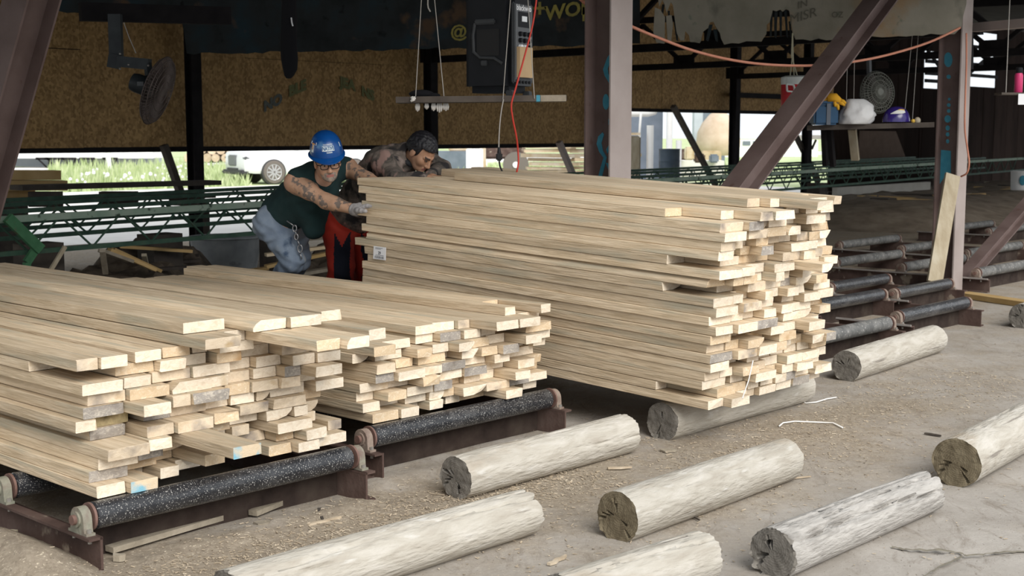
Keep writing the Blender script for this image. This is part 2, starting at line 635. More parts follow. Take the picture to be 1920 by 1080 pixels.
def nmix(f, a, bcol):
    x = N.new('ShaderNodeMixRGB')
    Lk(f, x.inputs[0])
    Lk(a, x.inputs[1])
    if isinstance(bcol, tuple):
        x.inputs[2].default_value = (*bcol, 1)
    else:
        Lk(bcol, x.inputs[2])
    return x.outputs[0]


base = nramp(nnoise(1.6, 12, .72, ds=.8), [(.3, (.30, .270, .235)), (.7, (.46, .425, .385)), (.5, (.385, .353, .315))])
at = N.new('ShaderNodeAttribute')
at.attribute_name = 'sawdust'
dirt = nramp(nnoise(22, 10, .85), [(.3, (.17, .138, .10)), (.5, (.31, .26, .20)), (.7, (.46, .40, .315))])
sh = N.new('ShaderNodeMath')
sh.operation = 'ADD'
Lk(at.outputs['Fac'], sh.inputs[0])
Lk(nnoise(2.4, 8, .7), sh.inputs[1])
fac = nramp(sh.outputs[0], [(.38, (0, 0, 0)), (.72, (1, 1, 1))])
col = nmix(fac, base, dirt)
flk = nramp(nnoise(75, 3, .6), [(.63, (0, 0, 0)), (.66, (1, 1, 1))])
ml = N.new('ShaderNodeMixRGB')
ml.blend_type = 'MULTIPLY'
ml.inputs[0].default_value = 1
Lk(flk, ml.inputs[1])
Lk(fac, ml.inputs[2])
col = nmix(ml.outputs[0], col, (.62, .54, .42))
sp2 = nramp(nnoise(90, 3, .6, vec=(1, .5, 1)), [(.66, (0, 0, 0)), (.70, (1, 1, 1))])
col = nmix(sp2, col, (.17, .14, .115))
strk = nramp(nnoise(9, 8, .8, vec=(1, .35, 1), ds=1.0), [(.53, (0, 0, 0)), (.70, (.85, .85, .85))])
col = nmix(strk, col, (.215, .18, .145))
Lk(col, b.inputs['Base Color'])
bp = N.new('ShaderNodeBump')
bp.inputs['Strength'].default_value = .6
bp.inputs['Distance'].default_value = .012
Lk(nnoise(26, 8, .75), bp.inputs['Height'])
Lk(bp.outputs[0], b.inputs['Normal'])


# log ends: grey cut wood with growth rings, rings around the local x axis
for nm, ca, cb in (('log_end', (.115, .105, .092), (.27, .25, .22)), ('log_end_brown', (.10, .078, .048), (.25, .21, .14))):
    m = M[nm]
    nt = m.node_tree
    N = nt.nodes
    b = N['Principled BSDF']
    tc = N.new('ShaderNodeTexCoord')
    mp = N.new('ShaderNodeMapping')
    mp.inputs['Location'].default_value = (0, .008, -.108)
    nt.links.new(tc.outputs['Object'], mp.inputs[0])
    wv = N.new('ShaderNodeTexWave')
    wv.wave_type = 'RINGS'
    wv.rings_direction = 'X'
    wv.inputs['Scale'].default_value = 34
    wv.inputs['Distortion'].default_value = 3.5
    wv.inputs['Detail'].default_value = 4
    wv.inputs['Detail Scale'].default_value = 4
    nt.links.new(mp.outputs[0], wv.inputs['Vector'])
    nz = N.new('ShaderNodeTexNoise')
    nz.inputs['Scale'].default_value = 14
    nz.inputs['Detail'].default_value = 8
    nt.links.new(tc.outputs['Object'], nz.inputs['Vector'])
    a1 = N.new('ShaderNodeMath')
    a1.operation = 'MULTIPLY_ADD'
    a1.inputs[1].default_value = .16
    nt.links.new(wv.outputs['Fac'], a1.inputs[0])
    nt.links.new(nz.outputs['Fac'], a1.inputs[2])
    rp = N.new('ShaderNodeValToRGB')
    rp.color_ramp.elements[0].position = .35
    rp.color_ramp.elements[0].color = (*ca, 1)
    rp.color_ramp.elements[1].position = .95
    rp.color_ramp.elements[1].color = (*cb, 1)
    nt.links.new(a1.outputs[0], rp.inputs[0])
    nt.links.new(rp.outputs[0], b.inputs['Base Color'])

# ================================================================== the setting
def seg_d(s, t, a, b):
    ax, ay = a
    bx, by = b
    L = (bx - ax) ** 2 + (by - ay) ** 2
    k = max(0, min(1, ((s - ax) * (bx - ax) + (t - ay) * (by - ay)) / L)) if L else 0
    return math.hypot(s - ax - k * (bx - ax), t - ay - k * (by - ay))


CRACK = [[(1672, 1025), (1700, 1030), (1760, 1031), (1800, 1036), (1812, 1042), (1850, 1038), (1890, 1034), (1935, 1036)],
         [(1805, 1044), (1770, 1058), (1740, 1075), (1715, 1092)]]
CRST = [[ST(G(*p)) for p in c] for c in CRACK]


def ground_h(s, t):
    h = .0035 * noise.noise((s * 1.7, t * 1.7, 0)) + .0022 * noise.noise((s * 6, t * 6, 3))
    # dirt heaped against the conveyor frames
    if -4.9 < s < -3.9 and 1.7 < t < 6.2:
        if t < 2.62:
            h += .105 * math.exp(-((t - 2.26) / .14) ** 2) * max(0, min(1, (-s - 4.22) / .25))
        h += .03 * math.exp(-((s + (4.32 if t < 3.75 else 4.52)) / .10) ** 2) * (.6 + .6 * noise.noise((s * 9, t * 9, 1))) * (1 if 2.6 < t < 5.4 else 0)
    return h


def ground_saw(s, t):
    a = .10 if s < -5.4 else -.02
    a += .34 * math.exp(-((s + 4.1) / .35) ** 2) * (1 if t < 4.6 else math.exp(-((t - 4.6) / .6) ** 2))
    a += .24 * math.exp(-((s + 3.75) / .38) ** 2 - ((t - 6.4) / 1.6) ** 2)
    a += .12 * math.exp(-((s + 3.2) / .5) ** 2 - ((t - 5.0) / 1.5) ** 2)
    a += .26 * max(0, min(1, (3.1 - t) / .6)) * max(0, min(1, (-3.3 - s) / .4))
    a -= .16 * max(0, min(1, (s + 3.1) / .5))
    if s < -6:
        a += .12
    return a


xs = list(np.arange(-14, -4, .5)) + list(np.arange(-4, 5, .05)) + list(np.arange(5, 24, .5))
ys = list(np.arange(-8, 3.6, .8)) + list(np.arange(3.6, 9.4, .05)) + list(np.arange(9.4, 36, .4))
nv = []
saw = []
for y in ys:
    for x in xs:
        v = Vector((x, y, 0))
        s, t = ST(v)
        h = ground_h(s, t)
        for c in CRST:
            for i in range(len(c) - 1):
                if abs(s - c[i][0]) < .5 and abs(t - c[i][1]) < .6:
                    d = seg_d(s, t, c[i], c[i + 1])
                    if d < .03:
                        h -= .012 * (1 - d / .03)
        nv.append((x, y, h))
        saw.append(ground_saw(s, t))
nx = len(xs)
fm = bpy.data.meshes.new('floor')
fm.from_pydata(nv, [], [(j * nx + i, j * nx + i + 1, (j + 1) * nx + i + 1, (j + 1) * nx + i) for j in range(len(ys) - 1) for i in range(nx - 1)])
fm.materials.append(M['yard_ground'])
atr = fm.attributes.new('sawdust', 'FLOAT', 'POINT')
atr.data.foreach_set('value', saw)
fm.polygons.foreach_set('use_smooth', [True] * len(fm.polygons))
floor = bpy.data.objects.new('floor', fm)
C.objects.link(floor)
struct(floor, 'dusty concrete yard floor strewn with sawdust')

ORG['floor'] = Vector((0, 0, 0))
for c in CRACK:
    pts = []
    for i in range(len(c) - 1):
        for k in range(5):
            u = k / 5
            pts.append((c[i][0] + (c[i + 1][0] - c[i][0]) * u + random.uniform(-1.5, 1.5), c[i][1] + (c[i + 1][1] - c[i][1]) * u + random.uniform(-1.2, 1.2)))
    lft = [G(x, y - random.uniform(.6, 2.2), .0035) for x, y in pts]
    rgt = [G(x, y + random.uniform(.6, 2.2), .0035) for x, y in pts]
    mb = MB()
    n0 = len(pts)
    mb.add(lft + rgt, [(i, n0 + i, n0 + i + 1, i + 1) for i in range(n0 - 1)])
    mb.build('crack', 'crack_dirt', floor)

mb = MB()
mb.hexa([W(-400, -200, -.3), W(-17.5, -200, -.3), W(-17.5, 330, -.3), W(-400, 330, -.3), W(-400, -200, .02), W(-17.5, -200, .02), W(-17.5, 330, .02), W(-400, 330, .02)])
struct(mb.build('field', 'field'), 'green field behind the shed')
for nm, s0, s1, t0, t1 in (('gravel_yard', -33, -17.3, -60, 34), ('gravel_road', -60, -51, -120, 200)):
    mb = MB()
    mb.hexa([W(s0, t0, 0), W(s1, t0, 0), W(s1, t1, 0), W(s0, t1, 0), W(s0, t0, .04), W(s1, t0, .04), W(s1, t1, .04), W(s0, t1, .04)])
    struct(mb.build(nm, 'gravel'), 'pale gravel ground behind the shed' if nm == 'gravel_yard' else 'pale far gravel road')

# roof over the shed
mb = MB()
RS0, RS1 = -3.3, -16.9
mb.hexa([W(RS1, -10, 4.6), W(RS0, -10, 3.9), W(RS0, 48, 3.9), W(RS1, 48, 4.6), W(RS1, -10, 4.66), W(RS0, -10, 3.96), W(RS0, 48, 3.96), W(RS1, 48, 4.66)])
struct(mb.build('ceiling', 'roof_sheet'), 'dark sheet roof over the shed')

# back wall of strand board panels, hung clear of the ground
wb = bpy.data.objects.new('wall_back', None)
C.objects.link(wb)
wb.location = W(-15.5, 14, 1.4)
ORG['wall_back'] = Vector(wb.location)
struct(wb, 'brown strand board wall hung above the open gap')
for (ta, tb, zb, rows) in ((1.2, 18.6, 1.42, 3), (18.6, 27.2, 2.07, 2)):
    n = int(round((tb - ta) / 2.44))
    w = (tb - ta) / n
    for r in range(rows):
        for i in range(n):
            off = random.uniform(-.004, .004)
            mb = MB()
            c = W(-15.5 + off, ta + (i + .5) * w, zb + 1.22 * (r + .5) + random.uniform(-.004, .004))
            mb.box(c, .014, w - .004, 1.216, (E1, E2, UP))
            mb.build('panel', 'osb', wb)
mb = MB()
mb.box(W(-15.53, 9.9, 3.0), .01, 17.4, 3.16, (E1, E2, UP))
mb.box(W(-15.53, 22.9, 3.4), .01, 8.6, 2.6, (E1, E2, UP))
mb.build('seam_light_block', 'steel_black', wb)  # unseen sheets added to keep sky light out of the panel seams
for (ta, tb, z) in ((1.2, 18.6, 1.40), (18.6, 27.2, 2.05)):
    mb = MB()
    mb.bar(W(-15.56, ta, z), W(-15.56, tb, z), .09, .09, E1)
    mb.build('sill_rail', 'steel_black', wb)

# dark board wall that goes on to the right, with openings
wr = bpy.data.objects.new('wall_right', None)
C.objects.link(wr)
SW = -16.3
wr.location = W(SW, 34, 0)
ORG['wall_right'] = Vector(wr.location)
struct(wr, 'dark board wall with bright openings at the far right')


def tpx(px):
    return onS(px, 200, SW).dot(E2)


op1 = (tpx(1729), tpx(1757), onS(1745, 166, SW).z, onS(1745, 96, SW).z)
op2 = (tpx(1806), tpx(1864), onS(1835, 163, SW).z, onS(1835, 60, SW).z)
t = tpx(1556)
while t < 50:
    w = .42
    if t < op1[0] < t + w:
        w = op1[0] - t
    for o_ in (op1, op2):
        for e_ in (0, 1):
            if t + .02 < o_[e_] < t + w:
                w = o_[e_] - t
    mid = t + w / 2
    holes = [(o_[2], o_[3]) for o_ in (op1, op2) if o_[0] < mid < o_[1]]
    zz = [0] + [q for h in holes for q in h] + [4.75]
    for i in range(0, len(zz), 2):
        mb = MB()
        mb.box(W(SW + random.uniform(-.012, .012), mid, (zz[i] + zz[i + 1]) / 2), .04, w + .004, zz[i + 1] - zz[i], (E1, E2, UP))
        mb.build('plank', 'dark_wall', wr)
    t += w
for o in (op1, op2):
    for fz in (.20, .40, .72):
        z = o[2] + (o[3] - o[2]) * fz
        mb = MB()
        mb.bar(W(SW + .06, o[0], z), W(SW + .06, o[1], z), .05, .09, E1)
        mb.build('window_bar', 'steel_black', wr)
    mb = MB()
    mb.bar(W(SW + .1, o[0], o[3]), W(SW + .1, o[1], o[2] + (o[3] - o[2]) * .5), .05, .08, E1)
    mb.build('window_bar', 'steel_black', wr)
mb = MB()
mb.bar(W(SW + .1, (op2[0] + op2[1]) / 2 + .4, op2[2] + (op2[3] - op2[2]) * .6), W(SW + .1, op2[0], op2[2] + (op2[3] - op2[2]) * .2), .05, .08, E1)
mb.build('window_bar', 'steel_black', wr)

# brown sheet standing against the dark wall
mb = MB()
q0, q1, q2, q3 = onS(1608, 310, -16.15), onS(1612, 245, -16.15), onS(1680, 246, -16.15), onS(1700, 300, -16.15)
mb.prism([q0, q1, q2, q3], -E1 * .03)
tag(mb.build('plywood_sheet', 'brown_panel'), 'brown sheet leaning on the dark wall below the shelf', 'sheet')


# ------------------------------------------------------------------ steel frame
def column(s, t, width, depth, ztop, label, m1='steel_primer', m2='steel_pale_lit', group='shed columns'):
    th = thing('steel_column', label, 'column', W(s, t, 0), group)
    mb = MB()
    mb.box(W(s, t, ztop / 2), .012, 0, 0) if False else None
    mb = MB()
    mb.box(W(s, t, ztop / 2), depth - .026, .011, ztop, (E1, E2, UP))
    mb.build('web', m1, th)
    for sg, mm in ((1, m2), (-1, m1)):  # near flange painted as the lit side of the same steel
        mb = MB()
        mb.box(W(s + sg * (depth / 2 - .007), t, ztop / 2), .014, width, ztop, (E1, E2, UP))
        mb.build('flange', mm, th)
    mb = MB()
    mb.box(W(s, t, .0), depth + .1, width + .1, .02, (E1, E2, UP))
    mb.build('base_plate', 'rust', th)
    return th


CC = (-6.32, 7.80)
RC = (-6.0, 12.90)
cc = column(CC[0], CC[1], .25, .25, 3.95, 'tall brown steel column behind the tall lumber stack, blue paint on web')
rc = column(RC[0], RC[1], .22, .24, 3.92, 'rusty brown steel column with plank leaning on it, right of the shelf')


def paint(parent, t, outlines, mt):
    for ol in outlines:
        mb = MB()
        mb.prism([onT(x, y, t) for x, y in ol], -E2 * .003)
        mb.build('paint_mark', mt, parent)


def blob(cx, cy, rx, ry, n=12):
    return [(cx + rx * math.cos(2 * math.pi * i / n), cy + ry * math.sin(2 * math.pi * i / n)) for i in range(n)]


tweb = CC[1] - .0065
paint(cc, tweb, [
    [(1148, 95), (1139, 108), (1131, 130), (1134, 142), (1142, 155), (1147, 168), (1148, 150), (1141, 138), (1140, 128), (1148, 110)],
    blob(1136.5, 191, 6, 15),
    [(1147, 215), (1141, 224), (1141, 234), (1147, 230)],
    [(1130, 248), (1122, 256), (1119, 270), (1124, 285), (1132, 296), (1127, 312), (1121, 335), (1128, 335), (1134, 312), (1138, 295), (1131, 283), (1128, 268), (1133, 252)],
    [(1144, 268), (1137, 280), (1139, 288), (1146, 278)],
    [(1136, 305), (1141, 318), (1147, 333), (1147, 320), (1141, 306)]], 'paint_blue')
tweb = RC[1] - .0065
paint(rc, tweb, [
    blob(1778, 112, 8, 14), blob(1779, 144, 4, 4), blob(1780, 186, 2.6, 2.6), blob(1779, 197, 3.5, 3.5), blob(1779, 208, 3.5, 3.5), blob(1777, 223, 6, 7),
    blob(1777, 240, 4, 5), blob(1777, 252, 3.5, 4), blob(1777, 265, 3, 4),
    [(1754, 288), (1765, 281), (1783, 283), (1783, 330), (1772, 330), (1759, 350), (1752, 345), (1755, 320), (1757, 300)]], 'paint_blue')

mb = MB()
a, b2 = onS(1388, 350, -6.2), onS(1651, 0, -6.2)
d = (b2 - a)
foot = a + d * ((.12 - a.z) / d.z)
head = a + d * ((3.75 - a.z) / d.z)
mb.ibeam(foot, head, .19, .19, E1)
tag(mb.build('steel_brace', 'steel_primer'), 'long brown diagonal brace rising right from behind the tall lumber stack', 'brace', 'diagonal braces')
mb = MB()
a, b2 = onS(1788, 545, -5.98), onS(1925, 388, -5.98)
d = (b2 - a)
mb.ibeam(a - d * .05, a + d * ((3.6 - a.z) / d.z), .13, .13, E1)
tag(mb.build('steel_brace', 'steel_primer'), 'thin dark brace rising right from the foot of the rusty column', 'brace', 'diagonal braces')
mb = MB()
a, b2 = P(60, 0, 8.2), P(-15, 270, 8.2)
d = (a - b2)
mb.ibeam(b2 + d * ((.0 - b2.z) / d.z), b2 + d * ((3.95 - b2.z) / d.z), .22, .24, Vector((.85, -.5, 0)))
tag(mb.build('steel_brace', ['steel_primer', 'steel_pale_lit']), 'leaning brown steel post at the upper left edge', 'brace', 'diagonal braces')

# columns of the back wall
for t, lab in ((10.1, 'black column on the back wall left of the white car'), (14.4, 'thin brown back wall column above the dark haired worker'),
               (18.6, 'back wall column hidden beside the tall brown column'), (22.8, 'dark back column between the two bright right openings'),
               (25.6, 'dark back wall post under the blue cooler'), (5.9, 'back wall column at the far left')):
    column(-15.2, t, .15, .17, 4.4, lab, 'steel_black', 'steel_black', 'back wall columns')
# small diagonal struts in the bright gap of the back wall
for (x0, y0, x1, y1, lab) in ((307, 276, 343, 345, 'short diagonal strut left of the black back column'), (1048, 270, 1090, 335, 'short grey strut before the slab wood stack'),
                              (1262, 203, 1342, 318, 'slim dark strut crossing the bright opening right of the tall column'), (1480, 235, 1535, 310, 'slim strut behind the long brace below the shelf')):
    mb = MB()
    mb.bar(onS(x0, y0 - 4, -15.3), onS(x1, y1 + 30, -15.3), .10, .08, E1)
    tag(mb.build('wall_strut', 'dark_plank' if x0 != 1048 else 'steel_pale_lit'), lab, 'strut', 'struts in the back wall gap')

# roof trusses across the shed
for t, lab in ((14.4, 'dark roof truss chord above the loudspeaker'), (18.6, 'dark roof truss right of the tall column'), (22.8, 'second dark roof truss behind the olive belt')):
    th = thing('roof_truss', lab, 'truss', W(-11, t, 2.68), 'roof trusses')
    mb = MB()
    mb.bar(W(-15.3, t, 2.73), W(-6.4, t, 2.73), .10, .10, E2)
    mb.build('bottom_chord', 'steel_black', th)
    mb = MB()
    mb.bar(W(-15.3, t, 3.55), W(-6.4, t, 3.40), .10, .10, E2)
    mb.build('top_chord', 'steel_black', th)
    for i in range(5):
        s0 = -15.2 + i * 1.78
        for a_, b_ in (((s0, 2.75), (s0 + .89, 3.45)), ((s0 + .89, 3.45), (s0 + 1.78, 2.75))):
            mb = MB()
            mb.bar(W(a_[0], t, a_[1]), W(b_[0], t, b_[1]), .06, .06, E2)
            mb.build('web_member', 'steel_black', th)
        mb = MB()
        mb.box(W(s0 + .0, t - .02, 2.80), .42, .02, .22, (E1, E2, UP))
        mb.build('gusset_plate', 'steel_black', th)
for z, lab in ((2.37, 'dark wall girt under the trusses'),):
    mb = MB()
    mb.bar(W(-15.3, 22.9, z), W(-15.3, 27.1, z), .08, .10, E1)
    tag(mb.build('wall_girt', 'steel_black'), lab, 'girt')
mb = MB()
mb.bar(P(1824, 52, 13.9), P(1990, 38, 12.6), .12, .085)
tag(mb.build('steel_girt', 'steel_pale_lit'), 'light brown horizontal rail at upper right beside the rusty column', 'rail')
mb = MB()
mb.bar(P(1819, 54, 13.9), P(1819, 130, 13.9), .05, .05)
tag(mb.build('conduit_pipe', 'steel_black'), 'black pipe hanging right of the rusty column', 'pipe')

# ------------------------------------------------------------------ hung rubber belts
YB = 13.55


def belt(name, label, polys, Y, mt, th=.014):
    mb = MB()
    for pl in polys:
        mb.prism([P(x, y, Y) for x, y in pl], Vector((0, th, 0)))
    return tag(mb.build(name, mt), label, 'belt')


def ragged(x0, x1, y0, y1, step=14, amp=2.5):
    n = max(2, int((x1 - x0) / step))
    return [(x0 + (x1 - x0) * i / n, y0 + (y1 - y0) * i / n + random.uniform(-amp, amp)) for i in range(n + 1)]


b1 = belt('rubber_belt', 'dark hanging rubber belt with yellow WORK lettering behind the loudspeaker',
          [[(100, -195), (1200, -175)] + ragged(350, 1200, 101, 83)[::-1] + [(345, 60)] + ragged(110, 340, 22, 40)[::-1]], YB + .6, 'belt_dark')  # strip left of the step is added to darken that shaded corner
tears = [(1185, -180), (1818, -180), (1812, 8), (1806, 30), (1803, 50), (1796, 58)] + ragged(1640, 1790, 70, 62)[::-1] + ragged(1492, 1636, 75, 70)[::-1] + [
    (1486, 60), (1483, 40), (1480, 20), (1474, 17), (1468, 22), (1463, 18), (1456, 21), (1449, 19), (1443, 42), (1438, 46), (1437, 64), (1430, 74)] + ragged(1358, 1428, 82, 77)[::-1] + [
    (1352, 72), (1350, 62), (1342, 50), (1338, 41), (1331, 42), (1328, 52), (1318, 60), (1314, 78)] + ragged(1294, 1312, 81, 80)[::-1] + [
    (1292, 66), (1285, 58), (1283, 76), (1276, 76), (1269, 62), (1265, 34), (1262, 10), (1258, 4), (1250, 24), (1246, 8), (1242, 0), (1236, 12), (1232, -20), (1228, -60), (1190, -90)]
b2o = belt('rubber_belt', 'torn olive grey rubber belt hung at the top right', [tears, [(1228, 14), (1238, 18), (1247, 32), (1246, 82), (1231, 80), (1225, 60)], [(1249, 30), (1259, 28), (1262, 45), (1258, 82), (1252, 80)]], 13.35, 'belt_olive')
mb = MB()
for (x0, y0, x1, y1, w_) in ((1447, 22, 1445, 70, 5), (1455, 20, 1454, 72, 6), (1464, 21, 1464, 70, 5), (1473, 19, 1476, 71, 5), (1481, 40, 1483, 72, 4), (1333, 46, 1326, 78, 7), (1341, 55, 1344, 79, 7), (1244, 8, 1240, 40, 5), (1254, 20, 1256, 70, 4), (1266, 40, 1270, 78, 5)):
    mb = MB()
    mb.prism([P(x0 - w_ / 2, y0, 13.40), P(x0 + w_ / 2, y0, 13.40), P(x1 + w_ / 3, y1, 13.40), P(x1 - w_ / 3, y1 - 3, 13.40)], Vector((0, .01, 0)))
    mb.build('frayed_cord', 'belt_dark', b2o)
text_mesh('WORK', .20, lambda x, y: P(1078, 18, YB + .585) + Vector((x, 0, y + x * .16)), 'lettering', 'paint_yellow', b1, .006)
text_mesh('H', .20, lambda x, y: P(1101, 28, YB + .585) + Vector((x * .8, 0, y)), 'lettering', 'paint_yellow', b1, .004)
text_mesh('+', .26, lambda x, y: P(1012, 18, YB + .585) + Vector((x, 0, y)), 'lettering', 'paint_yellow', b1, .004)
text_mesh('@', .17, lambda x, y: P(860, 60, YB + .585) + Vector((x, 0, y)), 'lettering', 'paint_yellow', b1, .004)
text_mesh('MISR', .13, lambda x, y: P(1506, 30, 13.335) + Vector((x, 0, y + x * .3)), 'lettering', 'paint_dark', b2o, 0)
text_mesh('IN', .10, lambda x, y: P(1505, 8, 13.335) + Vector((x, 0, y + x * .3)), 'lettering', 'paint_dark', b2o, 0)
text_mesh('OZ', .08, lambda x, y: P(1570, 28, 13.335) + Vector((x, 0, y)), 'lettering', 'paint_dark', b2o, 0)
# faint writing on the strand board
for txt, mt, cx, cy, sl in (('NO', 'paint_slate', 512, 193, .42), ('BLE', 'paint_green', 558, 166, .36), ('JEA', 'paint_green', 652, 158, -.22), ('NS', 'paint_green', 690, 176, -.30)):
    c0 = onS(cx, cy, -15.48)
    text_mesh(txt, .20, lambda x, y: c0 + E2 * x + UP * (y + x * sl), 'lettering', mt, wb, .012)


# ================================================================== roller conveyors
def pillow(mb, s, t, z, dirn):
    """cast bearing housing standing on the channel"""
    prof = []
    for i in range(9):
        a = math.pi * i / 8
        prof.append((.046 * math.cos(a), .046 * math.sin(a)))
    pts = [(.050, -.045), (.066, -.045), (.066, -.055), (-.066, -.055), (-.066, -.045), (-.050, -.045)]
    out = [(x, y) for x, y in prof] + [(-.048, -.03)] + pts[::-1] + [(.048, -.03)]
    mb.prism([W(s + x, t - .018, z + y) for x, y in out], E2 * .036, 0)
    mb.lathe(W(s, t - .026, z), [(.030, 0), (.030, .052)], 18, (E1, UP, E2), 0)
    mb.lathe(W(s, t - .040, z), [(.019, 0), (.019, .08)], 14, (E1, UP, E2), 1)
    for sg in (-1, 1):
        mb.cyl(W(s + sg * .056, t, z - .045), W(s + sg * .056, t, z - .032), .009, None, 6, 2)
        mb.cyl(W(s + sg * .056, t, z - .085), W(s + sg * .056, t, z - .062), .008, None, 6, 2)


def conveyor(label, t0, t1, s_near, s_far, rollers, z=.19, r=.052, rmat='roller_black', plate=True, bear='bearing', rod=False, group='roller conveyor sections'):
    th = thing('roller_conveyor', label, 'conveyor', W(s_near, (t0 + t1) / 2, 0), group)
    top = z - .055
    for t, sg in ((t0, 1), (t1, -1)):
        mb = MB()
        L = s_near - s_far
        cs = (s_near + s_far) / 2
        mb.box(W(cs, t + sg * .022, top / 2), L, .010, top, (E1, E2, UP))
        mb.box(W(cs, t, top - .005), L, .056, .010, (E1, E2, UP))
        mb.box(W(cs, t, .008), L, .056, .010, (E1, E2, UP))
        mb.build('side_channel', 'rust_plate', th)
    if plate:
        mb = MB()
        mb.box(W(s_near - .20, (t0 + t1) / 2, top * .5), .012, t1 - t0 - .06, top * .98, (E1, E2, UP))
        mb.build('cross_plate', 'rust_shaded', th)  # recessed plate also blacks out the shaded void beneath the stack
    for s in rollers:
        mb = MB()
        n = 32
        a, b_ = t0 + .045, t1 - .045
        mb.lathe(W(s, a, z), [(.018, 0), (r - .006, 0), (r, .006), (r, b_ - a - .006), (r - .006, b_ - a), (.018, b_ - a)], n, (E1, UP, E2), 0)
        ro = mb.build('roller', rmat, th, True, 40)
        for t in (t0, t1):
            mb = MB()
            pillow(mb, s, t, z, 1)
            mb.build('bearing', [bear, 'hub', 'bolt'], ro, True, 35)
            mb = MB()
            mb.lathe(W(s, t + (.028 if t == t0 else -.030), z), [(r + .001, 0), (r + .001, .010)], 28, (E1, UP, E2), 0)
            mb.build('end_rim', 'hub', ro, True, 35)
    if rod:
        mb = MB()
        mb.bar(W(s_near, t0 - .03, top + .005), W(s_far, t0 - .03, top + .005), .012, .014, E2)
        mb.build('edge_rail', 'rod_dusty', th)
    return th


conveyor('black roller conveyor carrying the left lumber stack', 2.41, 3.725, -4.33, -7.6, [-4.43, -5.05, -5.67, -6.29, -6.91], bear='bearing_green')
conveyor('black roller conveyor carrying the middle low lumber stack', 3.97, 5.30, -4.55, -7.9, [-4.66, -5.28, -5.9, -6.52, -7.2])
conveyor('raised roller conveyor under the far end of the tall stack', 5.52, 6.80, -6.05, -8.2, [-6.30, -6.95, -7.6], z=.252, plate=False)
conveyor('speckled roller section behind the log right of the tall stack', 7.86, 9.17, -4.58, -5.3, [-4.70], rmat='roller_dusty', rod=True)
conveyor('black roller section ending beside the log at the right', 9.47, 10.72, -4.66, -5.3, [-4.80], rod=True)
conveyor('black roller section just behind the tall stack corner', 9.50, 10.78, -5.48, -6.9, [-5.6, -6.25], rod=True)
conveyor('black roller section in front of the rusty column', 10.86, 11.98, -5.38, -6.75, [-5.54, -6.18], rod=True)
conveyor('dusty grey roller section left of the leaning plank', 13.05, 14.58, -5.62, -7.9, [-5.76, -6.58, -7.36], rmat='roller_dusty', rod=True)
conveyor('dusty grey roller section farther behind the leaning plank', 15.15, 16.75, -6.65, -8.9, [-6.82, -7.65, -8.5], rmat='roller_dusty', rod=True)
conveyor('distant dusty roller section at the right edge', 18.75, 20.55, -7.95, -9.2, [-8.12, -8.84], rmat='roller_dusty', rod=True)
conveyor('most distant dusty roller section under the green lattice', 24.0, 26.0, -10.4, -11.2, [-10.6], rmat='roller_dusty')

